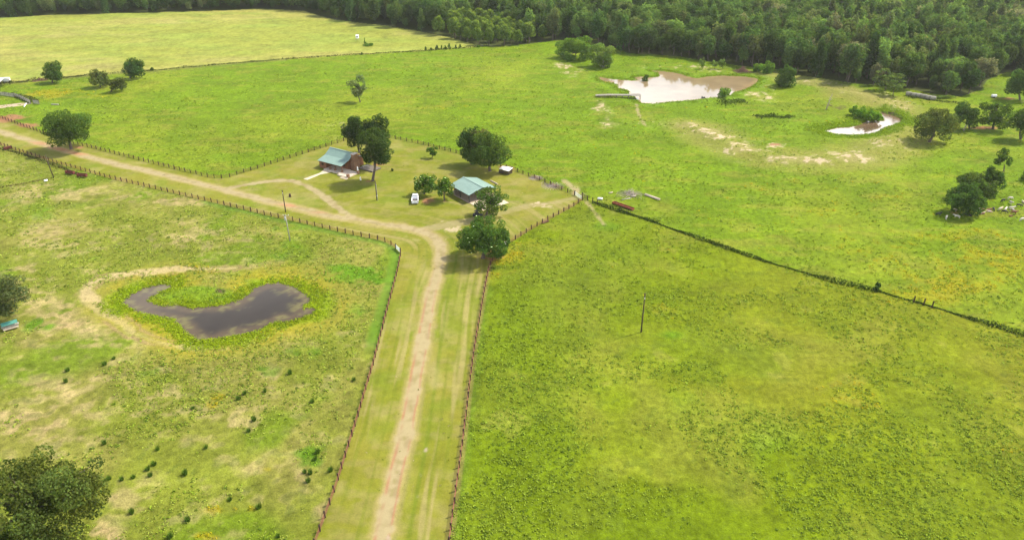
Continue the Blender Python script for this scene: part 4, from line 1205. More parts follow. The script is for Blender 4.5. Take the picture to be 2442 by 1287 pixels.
def cabin():
    p = at(758.5, 382, 2.6); q = at(813.8, 396.5, 2.6)
    rz, L = local_frame(Vector((p.x, p.y, 0)), Vector((q.x, q.y, 0)))
    root = thing('log_cabin', 'brown log cabin with green metal roof and a stone chimney', 'house', (p.x, p.y, gz1(p)), rz)
    D = 11.0
    prof = [(-.2, 2.55), (3.4, 3.5), (6.0, 5.3), (8.6, 3.5), (D + .2, 2.65)]
    x0, x1 = -.1, L + .1
    rf = MB()
    for (ya, za), (yb, zb) in zip(prof[:-1], prof[1:]):
        rf.slab([(x0, ya, za), (x1, ya, za), (x1, yb, zb), (x0, yb, zb)], .1)
        for k in range(int(L / .6)):                               # standing seams
            xs = x0 + .3 + k * .6
            rf.slab([(xs, ya, za + .05), (xs + .05, ya, za + .05), (xs + .05, yb, zb + .05), (xs, yb, zb + .05)], .05)
    roof = rf.build('roof', M_ROOF, root)
    MB().box(((x0 + x1) / 2, 6.0, 5.34), (x1 - x0, .35, .06)).build('ridge_cap', M_ROOF, roof)
    w = MB()
    w.box((L / 2, 6.8, 1.6), (L - .3, 7.2, 3.3))                    # main room behind the porch
    w.add([(.15, 3.3, 3.2), (.15, 8.7, 3.2), (.15, 6.0, 5.1), (L - .15, 3.3, 3.2), (L - .15, 8.7, 3.2), (L - .15, 6.0, 5.1)], [(0, 1, 2), (3, 5, 4), (0, 2, 5, 3), (1, 4, 5, 2)])
    w.box((1.7, 1.75, 1.25), (3.1, 3.0, 2.5))                       # enclosed front room
    w.build('wall', M_LOG, root)
    wn = MB().box((1.7, .22, 1.5), (.9, .06, .9)).build('window', M_SHADE, root)
    MB().box((1.7, .19, 1.98), (1.1, .05, .08)).box((1.7, .19, 1.02), (1.1, .05, .08)).build('window_frame', M_LOG, wn)
    MB().box((6.2, 3.17, 1.35), (1.0, .08, 2.1)).build('door', M_SHADE, root)
    for xx in (4.6, 8.6): MB().box((xx, 3.17, 1.6), (1.0, .07, 1.0)).build('window', M_SHADE, root)
    MB().box((L / 2 + 1.9, 1.2, .2), (L - 2.6, 4.4, .36)).build('porch_floor', M_CAP, root)
    for xx in (5.2, L * .7, L - .15):
        ps = MB().tube([(xx, .25, .3), (xx, .25, 2.55)], .1, 6).build('porch_post', M_LOG, root)
        MB().box((xx, .2, .5), (.6, .6, .9)).build('stone_pier', M_STONE, ps)
    ch = MB().box((L + .75, 5.6, 1.4), (1.5, 2.6, 3.0)).box((L + .72, 5.6, 4.05), (1.25, 2.0, 2.4), taper=.92).build('chimney', M_STONE, root)
    MB().box((L + .72, 5.6, 5.33), (1.55, 2.2, .16)).build('chimney_cap', M_CAP, ch)
    dk = MB().box((L + 2.4, .4, .22), (4.6, 5.2, .4)).build('patio', M_CAP, root)
    MB().box((L + 3.6, -2.45, .12), (2.6, .6, .24)).box((L + 3.6, -3.0, .06), (3.0, .6, .12)).build('patio_steps', M_CONC, dk)
    MB().box((L + 4.6, 8.2, .25), (6.2, 4.2, .4)).build('deck', M_DECK, root)
    for xx, yy in ((L + 4.5, -1.8), (L + 4.6, 2.7)):
        MB().box((xx, yy, .65), (.75, .75, 1.1)).build('stone_pier', M_STONE, dk)
    st = MB().tube([(0, 0, 0), (0, 0, .9), (-.06, 0, 1.5), (-.1, 0, 1.7)], [.36, .3, .16, .1], 9).tube([(.22, 0, 1.0), (.2, 0, 1.35)], [.12, .05], 6)
    so = st.build('white_figure', M_WHITE)
    pp = Matrix.Rotation(rz, 4, 'Z') @ Vector((L + 4.6, 2.7, 1.2))
    so.location = root.location + pp; so.scale = (.75, .75, .8)
    tag(so, 'small white figure on a stone pier beside the cabin chimney', 'statue')
    return root
cabin()
def pave(pxs, label, mat, z=.05, name='concrete_path'):
    mb = MB()
    P = [gat(*p) for p in pxs]
    zz = max(p.z for p in P) + z
    mb.slab([(p.x, p.y, zz) for p in P], .25)
    o = mb.build(name, mat)
    return tag(o, label, kind='structure')
pave([(724, 427.5), (733, 430), (764, 417), (781, 413.5), (797, 408.5), (781, 403.5), (771, 407), (763, 413)], 'pale concrete walk curving up to the cabin porch', M_CONC)

def carport():
    hz = 2.7
    p, q = at(1075, 441, hz), at(1118.6, 465, hz)
    r = at(1175, 445, hz)
    rz, L = local_frame(Vector((p.x, p.y, 0)), Vector((q.x, q.y, 0)))
    Wd = math.hypot(r.x - q.x, r.y - q.y)
    Wd = min(Wd, 13.0)
    root = thing('carport', 'open sided carport with a broad pale green metal roof', 'carport', (p.x, p.y, gz1(p)), rz)
    rise = 1.35
    rf = MB()
    for (ya, za), (yb, zb) in zip([(-.3, hz), (Wd / 2, hz + rise)], [(Wd / 2, hz + rise), (Wd + .3, hz)]):
        rf.slab([(-.3, ya, za), (L + .3, ya, za), (L + .3, yb, zb), (-.3, yb, zb)], .12)
        for k in range(int(L / .9)):
            xs = -.1 + k * .9
            rf.slab([(xs, ya, za + .04), (xs + .05, ya, za + .04), (xs + .05, yb, zb + .04), (xs, yb, zb + .04)], .04)
    roof = rf.build('roof', M_ROOF, root)
    MB().box((L / 2, Wd / 2, hz + rise + .05), (L + .6, .4, .06)).build('ridge_cap', M_ROOF, roof)
    fr = MB()
    for x in (0, L / 2, L): fr.add([(x - .05, 0, hz - .12), (x - .05, Wd, hz - .12), (x - .05, Wd / 2, hz + rise - .16), (x + .05, 0, hz - .12), (x + .05, Wd, hz - .12), (x + .05, Wd / 2, hz + rise - .16)], [(0, 1, 2), (3, 5, 4), (0, 2, 5, 3), (1, 4, 5, 2), (0, 3, 4, 1)])
    fr.build('truss', M_BLACK, root)
    for x in (.1, L / 2, L - .1):
        for y in (.1, Wd - .1):
            MB().box((x, y, hz / 2 - .05), (.2, .2, hz - .1)).build('post', M_BLACK, root)
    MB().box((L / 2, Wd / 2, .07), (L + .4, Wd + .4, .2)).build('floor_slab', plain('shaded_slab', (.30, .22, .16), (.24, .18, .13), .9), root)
    MB().box((.4, Wd * .45, 1.1), (.25, Wd * .7, 1.9)).build('back_wall', M_LOG, root)
    MB().box((L + 3.6, Wd / 2, .06), (6.8, Wd * 1.0, .16)).build('apron', M_CONC, root)
    return root
cp = carport()
tb = MB().box((0, 0, .74), (2.0, .9, .06)).box((-.8, 0, .36), (.08, .7, .72)).box((.8, 0, .36), (.08, .7, .72)).box((0, .75, .44), (2.0, .28, .05)).box((0, -.75, .44), (2.0, .28, .05)).box((-.8, 0, .4), (.06, 1.7, .06)).box((.8, 0, .4), (.06, 1.7, .06)).build('picnic_table', M_GREY)
tb.location = gat(872, 401); tb.rotation_euler[2] = .5
tag(tb, 'weathered picnic table beside the cabin deck', 'table')
tb = copy_tree(tb); tb.location = gat(1086, 462); tb.location.z += .17
tag(tb, 'weathered picnic table under the carport roof', 'table')

def pen():
    root = thing('animal_pen', 'brown boarded pen under two white sheet roofs', 'shed', gat(1190, 413), math.radians(-32))
    root.scale = (.66, .66, .9)
    w, d = 5.6, 3.4
    r1 = MB().slab([(2.3, -.3, 1.75), (w + .3, -.3, 1.65), (w + .3, d + .3, 2.05), (2.3, d + .3, 2.1)], .06).build('front_roof', M_WHITE, root)
    r2 = MB().slab([(-.3, .6, 1.5), (2.2, .6, 1.5), (2.2, d + .5, 1.85), (-.3, d + .5, 1.85)], .06).build('back_roof', M_WHITE, root)
    wl = MB()
    for z in np.arange(.15, 1.3, .2):
        for y in (0, d): wl.box((w / 2, y, z), (w, .05, .14))
        for x in (0, w): wl.box((x, d / 2, z), (.05, d, .14))
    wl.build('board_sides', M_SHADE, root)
    for x in (0, 2.25, w):
        for y in (0, d):
            MB().box((x, y, .85), (.13, .13, 1.6)).build('post', M_POST, root)
    return root
pen()

def feeder():
    p = gat(27, 784)
    root = thing('hay_feeder', 'small wooden feeder box with a green gabled roof', 'feeder', p, math.radians(38))
    L, Wd = 3.0, 1.5
    rf = MB()
    for s in (-1, 1): rf.slab([(-L / 2, s * Wd / 2, 1.45), (L / 2, s * Wd / 2, 1.45), (L / 2, 0, 1.95), (-L / 2, 0, 1.95)], .05)
    rf.build('roof', M_TEAL, root)
    MB().box((0, 0, .72), (L - .25, .7, .5), taper=1.2).build('feed_box', M_GREY, root)
    MB().box((0, -.62, .5), (L - .2, .35, .18)).box((0, .62, .5), (L - .2, .35, .18)).build('trough', M_CAP, root)
    MB().add([(-L / 2 + .1, -.5, 1.4), (-L / 2 + .1, .5, 1.4), (-L / 2 + .1, 0, 1.85), (-L / 2 + .16, -.5, 1.4), (-L / 2 + .16, .5, 1.4), (-L / 2 + .16, 0, 1.85)], [(0, 1, 2), (3, 5, 4), (0, 2, 5, 3), (1, 4, 5, 2), (0, 3, 4, 1)]).build('gable', M_GREY, root)
    for x in (-L / 2 + .2, L / 2 - .2):
        for y in (-.5, .5): MB().box((x, y, .72), (.1, .1, 1.5)).build('leg', M_GREY, root)
    return root
feeder()

# ------------------------------------------------------------------ feed bunks, troughs, pipes, logs
def bunk(a, b, label, mat, w=.9, h=.7, leg=.3, name='feed_bunk', group=None):
    A, B = gat(*a), gat(*b)
    rz, L = local_frame(A, B)
    root = thing(name, label, 'trough', (A + B) / 2, rz, group)
    t = MB()
    t.box((0, 0, leg + .03), (L, w * .7, .06))
    for s in (-1, 1):
        t.slab([(-L / 2, s * w * .35, leg), (L / 2, s * w * .35, leg), (L / 2, s * w / 2, leg + h), (-L / 2, s * w / 2, leg + h)], .05)
        t.box((s * (L / 2 - .02), 0, leg + h / 2), (.05, w * .85, h))
    t.build('trough_body', mat, root)
    n = max(2, int(L / 1.6))
    for k in range(n):
        x = -L / 2 + .2 + k * (L - .4) / (n - 1)
        for s in (-1, 1): MB().box((x, s * w * .4, (leg + .1) / 2), (.08, .08, leg + .1)).build('leg', mat, root)
    return root
bunk((159, 415), (178, 417), 'maroon steel feed bunk below the track fence, upper of the touching pair', M_MAROON, 1.0, .8, .3, group='maroon feed bunks')
bunk((186, 422), (208, 423), 'maroon steel feed bunk below the track fence, lower of the touching pair', M_MAROON, 1.0, .8, .3, group='maroon feed bunks')
bunk((11, 359), (29, 354.5), 'maroon steel feed bunk alone near the left photo edge', M_MAROON, .9, .7, .3, group='maroon feed bunks')
bunk((1462, 486), (1510, 502.5), 'long red rusty trough lying by the overgrown fence row', M_RUST, 1.2, .45, .25, 'long_trough')
bunk((1293, 534), (1308, 529.5), 'small brown trough beside the yard fence', M_STONE, .6, .35, .1, 'small_trough')
def bar(a, b, r, label, mat, name, cat, z=None, n=9):
    A, B = gat(*a), gat(*b)
    c = (A + B) / 2
    mb = MB().tube([A - c + Vector((0, 0, r)), Vector((0, 0, r)), B - c + Vector((0, 0, r * 1.05))], [r, r * 1.06, r * .98], n)
    o = mb.build(name, mat, None, True); o.location = c
    return tag(o, label, cat)
bar((1425, 476), (1437, 477), .35, 'short white pipe lying beside the overgrown fence row', M_WHITE, 'pipe', 'pipe')
bar((1538, 466), (1573, 478.5), .33, 'long whitish log lying in the pasture', M_CAP, 'log', 'log')
bar((1504, 471), (1516, 469), .25, 'short grey log below the branch heap', M_DEAD, 'log', 'log')
bar((1452, 462), (1461, 460), .18, 'tiny pale log left of the branch heap', M_CAP, 'log', 'log')
bar((1482, 478), (1503, 474), .16, 'thin grey log between branch heap and rusty trough', M_GREY, 'log', 'log')
bar((1170, 432), (1187, 441), .2, 'pale timber lying behind the carport', M_CAP, 'log', 'log')
bar((106, 434), (114, 432), .3, 'white drum lying left of the leaning pole foot', M_WHITE, 'drum', 'drum')
bar((123, 251), (140, 251), .25, 'grey beam lying in the pasture above the big track oak', M_GREY, 'log', 'log')
bar((58, 256), (63, 248), .22, 'white post tilted at the corral entrance', M_WHITE, 'log', 'post')
# round bales
rb = MB().tube([(-.8, 0, .85), (-.4, 0, .87), (.4, 0, .87), (.8, 0, .85)], [.8, .87, .87, .8], 16)
rb_me = bpy.data.meshes.new('round_bale'); rb_me.from_pydata(rb.v, [], rb.f); rb_me.materials.append(M_HAY); rb_me.update()
for i, (px, py, lab) in enumerate(((2166, 229, 'pale grey round hay bale at the left end of the row'), (2179, 231.5, 'grey round hay bale, second from the left end'), (2190, 233, 'grey round hay bale, third from the left end'),
                                   (2202, 235, 'grey round hay bale in the middle of the row'), (2213, 237.5, 'grey round hay bale left of the brush'), (2223, 239.5, 'grey round hay bale half hidden in the brush'))):
    o = link('round_bale', rb_me); o.location = gat(px, py); o.rotation_euler[2] = -.35 + .1 * (i % 3); o.scale = (1.4, 1.05, 1.05)
    tag(o, lab, 'hay bale', 'round bales in a row by the forest')
# white tank in the far clearing
tk = thing('tank_trailer', 'white tank on a dark cart in the far clearing', 'trailer', gat(2369, 234), -.1)
MB().tube([(-1.1, 0, 1.0), (-.9, 0, 1.0), (.9, 0, 1.0), (1.1, 0, 1.0)], [.4, .62, .62, .4], 12).build('tank', M_WHITE, tk, True)
MB().box((0, 0, .42), (2.4, 1.0, .12)).box((1.6, 0, .42), (1.0, .12, .1)).build('cart_frame', M_BLACK, tk)
for s in (-1, 1): MB().tube([(0, s * .55, .35), (0, s * .72, .35)], .35, 10).build('wheel', M_RUBBER, tk)
# stump, birdhouse, box blind
o = MB().tube([(0, 0, -.05), (0, 0, .2), (0, 0, .75), (.05, 0, 1.0)], [.42, .34, .3, .26], 9).build('stump', M_POST); o.location = gat(692, 470)
tag(o, 'dark tree stump on the grass island inside the track loop', 'stump')
bh = thing('birdhouse', 'small white double birdhouse on a short post with a thin mast', 'birdhouse', gat(861, 437)); bh.scale = (.62, .62, .85)
MB().tube([(0, 0, -.1), (0, 0, 1.2)], .08, 6).build('post', M_POST, bh)
MB().box((0, 0, 1.5), (.55, .5, .7)).box((-.1, 0, 2.05), (.4, .36, .4)).build('house_box', M_WHITE, bh)
MB().add([(-.34, -.3, 2.25), (.14, -.3, 2.25), (-.1, -.3, 2.5), (-.34, .3, 2.25), (.14, .3, 2.25), (-.1, .3, 2.5)], [(0, 1, 2), (3, 5, 4), (0, 2, 5, 3), (1, 4, 5, 2), (0, 3, 4, 1)]).build('roof', M_WHITE, bh)
MB().tube([(-.15, 0, 2.3), (-.15, 0, 4.2)], .02, 5).build('mast', M_GALV, bh)
bb = thing('box_blind', 'tiny white box blind on legs in the hayfield', 'blind', gat(853, 97))
bd = MB().box((0, 0, 2.2), (1.6, 1.6, 1.6)).build('cabin_box', M_WHITE, bb)
MB().box((0, -.82, 2.4), (.7, .05, .5)).build('window', M_SHADE, bd)
MB().slab([(-.95, -.95, 3.05), (.95, -.95, 3.05), (.95, .95, 3.2), (-.95, .95, 3.2)], .08).build('roof', M_WHITE, bb)
for x in (-.65, .65):
    for y in (-.65, .65): MB().tube([(x * 1.15, y * 1.15, 0), (x, y, 1.4)], .06, 5).build('leg', M_GREY, bb)

# dock
def dock():
    a, b = gat(1420, 231.5), gat(1528, 233)
    a.z = 0; b.z = 0
    rz, L = local_frame(a, b)
    root = thing('wooden_dock', 'long grey wooden dock reaching into the muddy pond', 'dock', (a.x, a.y, -.1), rz)
    w = 2.4
    dk = MB()
    n = int(L / .3)
    for k in range(n):
        x = (k + .5) * L / n
        ww = w if x < L - 4.2 else w + 1.8
        dk.box((x, (0 if x < L - 4.2 else .0), 1.25 - .35 * max(0, 1 - x / 6.0)), (L / n * .9, ww, .07))
    dk.build('deck_boards', plain('dock_boards', (.24, .22, .185), (.17, .155, .13), .9, 1.5), root)
    sj = MB()
    for s in (-1, 1): sj.slab([(.3, s * w * .45, .86), (6, s * w * .45, 1.19), (6, s * w * .45 + .12, 1.19), (.3, s * w * .45 + .12, .86)], .2).box((L / 2 + 3, s * w * .45, 1.1), (L - 6, .12, .2))
    sj.build('joists', M_DECK, root)
    for x in np.arange(1.5, L, 2.6):
        for s in (-1, 1):
            yy = s * (w / 2 - .1 if x < L - 4.2 else w / 2 + .8)
            MB().tube([(x, yy, -1.6), (x, yy, 1.2)], .11, 6).build('pile', M_DECK, root)
dock()
wd = MB().box((0, 0, .3), (1.6, .9, .3)).box((-.5, 0, .6), (.3, .8, .5)).box((.4, 0, .55), (.25, .7, .35)).build('aerator', M_BLACK)
wd.location = gat(1677, 233); wd.location.z = -.3
tag(wd, 'small dark float at the near edge of the muddy pond', 'float')

# corral and barn at the left edge
def boards(pxs, label, h=1.7, name='corral_fence'):
    pts = walk(at2(pxs), 2.6)
    root = thing(name, label, 'fence', (pts[0][0], pts[0][1], 0), 0, 'corral of weathered boards')
    V = [p - pts[0] for p in pts]
    mb = MB()
    for a, b in zip(V[:-1], V[1:]):
        d = b - a; L = np.linalg.norm(d); m = (a + b) / 2
        for z in np.arange(.2, h, .27): mb.box((m[0], m[1], z), (L, .05, .2), math.atan2(d[1], d[0]))
    mb.build('boards', M_GREY, root)
    for a in V: MB().box((a[0], a[1], h / 2), (.16, .16, h + .1)).build('post', M_DECK, root)
    return root
boards([(-30, 225), (12, 229), (35, 232)], 'grey board corral fence behind the small paddock')
boards([(35, 231), (55, 238), (74, 248)], 'grey board corral fence slanting down the paddock side')
boards([(80, 247.5), (94, 249)], 'short pale board panel at the corral corner', 1.8)
pave([(-40, 254), (0, 252), (50, 246), (78, 247), (50, 253), (0, 259), (-40, 263)], 'pale sandy drive into the corral', plain('pale_sand', (.36, .28, .19), (.30, .23, .15), .95), .03, 'sandy_drive')
bn = thing('open_barn', 'white roofed open barn cut by the left photo edge', 'barn', gat(-20, 209), .1)
MB().slab([(-9, -5, 3.0), (6.5, -5, 3.0), (6.5, 0, 4.2), (-9, 0, 4.2)], .1).slab([(-9, 5, 3.0), (6.5, 5, 3.0), (6.5, 0, 4.2), (-9, 0, 4.2)], .1).build('roof', M_WHITE, bn)
for x in (-8, -3, 2, 6):
    for y in (-4.6, 4.6): MB().box((x, y, 1.5), (.2, .2, 3.0)).build('post', M_POST, bn)
tr = thing('box_trailer', 'white box trailer parked behind the open barn', 'trailer', gat(12, 197.5), .12)
MB().box((0, 0, 1.5), (4.6, 2.1, 1.5)).build('trailer_body', M_WHITE, tr)
MB().box((0, 0, .68), (4.4, 2.0, .12)).box((2.9, 0, .6), (1.4, .12, .1)).build('chassis', M_BLACK, tr)
for s in (-1, 1): MB().tube([(0, s * .8, .4), (0, s * 1.05, .4)], .4, 10).build('wheel', M_RUBBER, tr)

# ------------------------------------------------------------------ pickup and utility vehicle
def pickup():
    root = thing('pickup_truck', 'white pickup parked on the lawn beside the blooming magnolia, tailgate to the camera', 'truck', gat(990.5, 479), math.radians(5))
    def loft(secs, name, mat, par):
        mb = MB()
        n = len(secs[0])
        mb.add([p for s in secs for p in s], [(i * n + k, i * n + (k + 1) % n, (i + 1) * n + (k + 1) % n, (i + 1) * n + k) for i in range(len(secs) - 1) for k in range(n)]
               + [tuple(range(n))[::-1], tuple((len(secs) - 1) * n + k for k in range(n))])
        return mb.build(name, mat, par)
    def sec(y, w, z0, z1, ch=.12):
        return [(-w, y, z0), (w, y, z0), (w, y, z1 - ch), (w - ch, y, z1), (-w + ch, y, z1), (-w, y, z1 - ch)]
    body = loft([sec(-.1, .98, .5, 1.2), sec(1.2, 1.0, .5, 1.22), sec(1.7, .98, .5, 1.2), sec(2.6, .95, .5, 1.1), sec(2.95, .82, .55, .95)], 'body', M_PAINT, root)
    bed = MB()
    for s in (-1, 1): bed.box((s * .91, -1.5, .86), (.16, 2.8, .72)).box((s * .99, -1.75, .95), (.1, 1.2, .5))
    bed.box((0, -.06, .86), (1.7, .1, .72)).box((0, -1.5, .56), (1.7, 2.8, .1))
    bed.build('bed', M_PAINT, root)
    MB().box((0, -1.45, .63), (1.6, 2.6, .05)).build('bed_floor', M_BED, root)
    tg = MB().box((0, -2.93, .86), (1.76, .1, .72)).build('tailgate', M_PAINT, root)
    MB().box((0, -2.99, 1.05), (.3, .03, .1)).build('handle', M_BLACK, tg)
    MB().box((0, -3.05, .5), (1.9, .18, .2)).build('bumper', M_GALV, root)
    cab = loft([sec(-.05, .92, 1.1, 1.25), sec(.12, .80, 1.1, 1.86, .14), sec(1.0, .80, 1.1, 1.88, .14), sec(1.35, .78, 1.1, 1.82, .14), sec(2.0, .86, 1.1, 1.22)], 'cab', M_PAINT, root)
    MB().add([(-.74, .06, 1.28), (.74, .06, 1.28), (.66, .14, 1.8), (-.66, .14, 1.8), (-.74, .0, 1.28), (.74, .0, 1.28), (.66, .08, 1.8), (-.66, .08, 1.8)], [(3, 2, 1, 0), (4, 5, 6, 7), (0, 1, 5, 4), (2, 3, 7, 6)]).build('rear_window', M_GLASS, cab)
    MB().add([(-.72, 1.98, 1.27), (.72, 1.98, 1.27), (.64, 1.42, 1.81), (-.64, 1.42, 1.81), (-.72, 2.0, 1.3), (.72, 2.0, 1.3), (.64, 1.44, 1.84), (-.64, 1.44, 1.84)], [(0, 1, 2, 3), (7, 6, 5, 4), (0, 4, 5, 1), (3, 2, 6, 7)]).build('windshield', M_GLASS, cab)
    MB().box((0, .95, 1.89), (.75, .42, .03)).build('sunroof', M_GLASS, cab)
    for s in (-1, 1):
        MB().box((s * .835, .65, 1.5), (.04, 1.2, .4)).build('side_window', M_GLASS, cab)
        MB().box((s * 1.13, 1.55, 1.28), (.24, .12, .2)).build('mirror', M_BLACK, root)
        MB().box((s * .9, -2.99, .95), (.12, .06, .34)).build('taillight', M_MAROON, root)
        MB().box((s * .7, 2.93, .82), (.3, .08, .16)).build('headlight', M_GALV, root)
        for y in (-1.75, 1.95):
            wh = MB().tube([(s * .78, y, .38), (s * 1.02, y, .38)], .38, 14).build('wheel', M_RUBBER, root)
            MB().tube([(s * 1.0, y, .38), (s * 1.035, y, .38)], .22, 10).build('rim', M_GALV, wh)
    return root
pickup()
uv = thing('utility_vehicle', 'black utility vehicle half hidden between the two oaks', 'vehicle', gat(1139, 517), math.radians(-35))
MB().box((0, 0, .65), (2.4, 1.4, .4)).box((1.1, 0, .85), (.7, 1.3, .3)).build('body', M_BLACK, uv)
MB().slab([(-.8, -.7, 1.85), (.6, -.7, 1.85), (.6, .7, 1.85), (-.8, .7, 1.85)], .06).build('roof', M_BED, uv)
for x in (-.75, .55):
    for y in (-.62, .62): MB().tube([(x, y, .8), (x, y, 1.82)], .04, 5).build('roll_bar', M_BLACK, uv)
MB().box((-.2, 0, 1.0), (.5, 1.2, .3)).box((-.45, 0, 1.25), (.12, 1.2, .4)).build('seat', M_BLACK, uv)
for x in (-.85, .9):
    for y in (-.7, .7): MB().tube([(x, y - .12, .34), (x, y + .12, .34)], .34, 12).build('wheel', M_RUBBER, uv)

# ------------------------------------------------------------------ cattle
def skin_mesh(name, verts, edges, radii):
    me = bpy.data.meshes.new(name + '_frame')
    me.from_pydata(verts, edges, [])
    o = bpy.data.objects.new(name + '_frame', me)
    COL.objects.link(o)
    md = o.modifiers.new('skin', 'SKIN'); md.use_smooth_shade = True
    for v, r in zip(me.skin_vertices[0].data, radii): v.radius = (r, r) if not hasattr(r, '__len__') else r
    me.skin_vertices[0].data[0].use_root = True
    sb = o.modifiers.new('sub', 'SUBSURF'); sb.levels = 1; sb.render_levels = 1
    dg = bpy.context.evaluated_depsgraph_get()
    m2 = bpy.data.meshes.new_from_object(o.evaluated_get(dg))
    m2.name = name
    bpy.data.objects.remove(o); bpy.data.meshes.remove(me)
    return m2

def cow_mesh(pose, seed):
    low = -.62 if pose == 'lying' else 0
    V = [(-.72, 0, 1.12), (-.3, 0, 1.06), (.2, 0, 1.03), (.62, 0, 1.12)]
    R = [(.27, .30), (.36, .34), (.37, .35), (.28, .33)]
    E = [(0, 1), (1, 2), (2, 3)]
    if pose == 'grazing':
        hd = [(.92, .03, 1.0), (1.18, .08, .62), (1.34, .12, .3), (1.42, .14, .12)]
    else:
        hd = [(.95, .03, 1.28), (1.2, .1, 1.42), (1.42, .16, 1.32), (1.58, .2, 1.22)]
    i0 = len(V); V += hd; R += [.2, .15, .13, .08]
    E += [(3, i0), (i0, i0 + 1), (i0 + 1, i0 + 2), (i0 + 2, i0 + 3)]
    for s in (-1, 1):                                               # ears
        V.append((hd[1][0] + .08, hd[1][1] + s * .24, hd[1][2] + .06)); R.append(.045); E.append((i0 + 1, len(V) - 1))
    for x, y, hind in ((-.70, .17, 1), (-.70, -.17, 1), (.58, .16, 0), (.58, -.16, 0)):
        j = len(V)
        if pose == 'lying':
            leg = [(x + .1, y * 1.7, .75), (x + .35, y * 2.3, .7), (x + .6, y * 1.9, .7)]
        elif hind:
            leg = [(x + .08, y, .78), (x - .14, y, .45), (x - .06, y, .06)]
        else:
            leg = [(x + .02, y, .74), (x + .04, y, .40), (x + .03, y, .06)]
        V += leg; R += [.13, .075, .06]
        E += [(0 if hind else 3, j), (j, j + 1), (j + 1, j + 2)]
    j = len(V); V += [(-1.0, .02, 1.05), (-1.06, .03, .55)]; R += [.05, .03]; E += [(0, j), (j, j + 1)]
    V = [(a, b, c + low) for a, b, c in V]
    me = skin_mesh('cow_body_' + pose, V, E, R)
    n = len(me.vertices)
    co = np.zeros(n * 3, np.float32); me.vertices.foreach_get('co', co); co = co.reshape(-1, 3)
    pat = ((fbm(co[:, 0] + 9, co[:, 2] * 1.3 + co[:, 1] * 1.1, .55, seed) > .52) | (co[:, 0] > 1.1)).astype(np.float32)
    a = me.color_attributes.new('Col', 'FLOAT_COLOR', 'POINT')
    c4 = np.ones((n, 4), np.float32); c4[:, 0] = pat
    a.data.foreach_set('color', c4.ravel())
    me.materials.clear(); me.materials.append(M_COW)
    me.polygons.foreach_set('use_smooth', np.ones(len(me.polygons), bool))
    return me
def cow_material():
    m, nt, b, out = nodes_of('cattle_hide')
    vc = nt.nodes.new('ShaderNodeVertexColor'); vc.layer_name = 'Col'
    sp = nt.nodes.new('ShaderNodeSeparateColor')
    t1 = tint_nodes(nt, 'OBJECT')
    t2 = tint_nodes(nt, 'OBJECT'); t2.attribute_name = 'patch'
    mx = nt.nodes.new('ShaderNodeMix'); mx.data_type = 'RGBA'
    nt.links.new(vc.outputs['Color'], sp.inputs[0])
    nt.links.new(sp.outputs[0], mx.inputs['Factor'])
    nt.links.new(t1.outputs['Color'], mx.inputs['A']); nt.links.new(t2.outputs['Color'], mx.inputs['B'])
    nt.links.new(mx.outputs['Result'], b.inputs['Base Color'])
    b.inputs['Roughness'].default_value = .75
    return m
M_COW = cow_material()
COWS = {k: cow_mesh(k, 3 + i) for i, k in enumerate(('standing', 'grazing', 'lying'))}
WH, BK, BR, CR, GY = (.50, .45, .37), (.014, .013, .013), (.17, .06, .03), (.5, .36, .22), (.34, .29, .24)
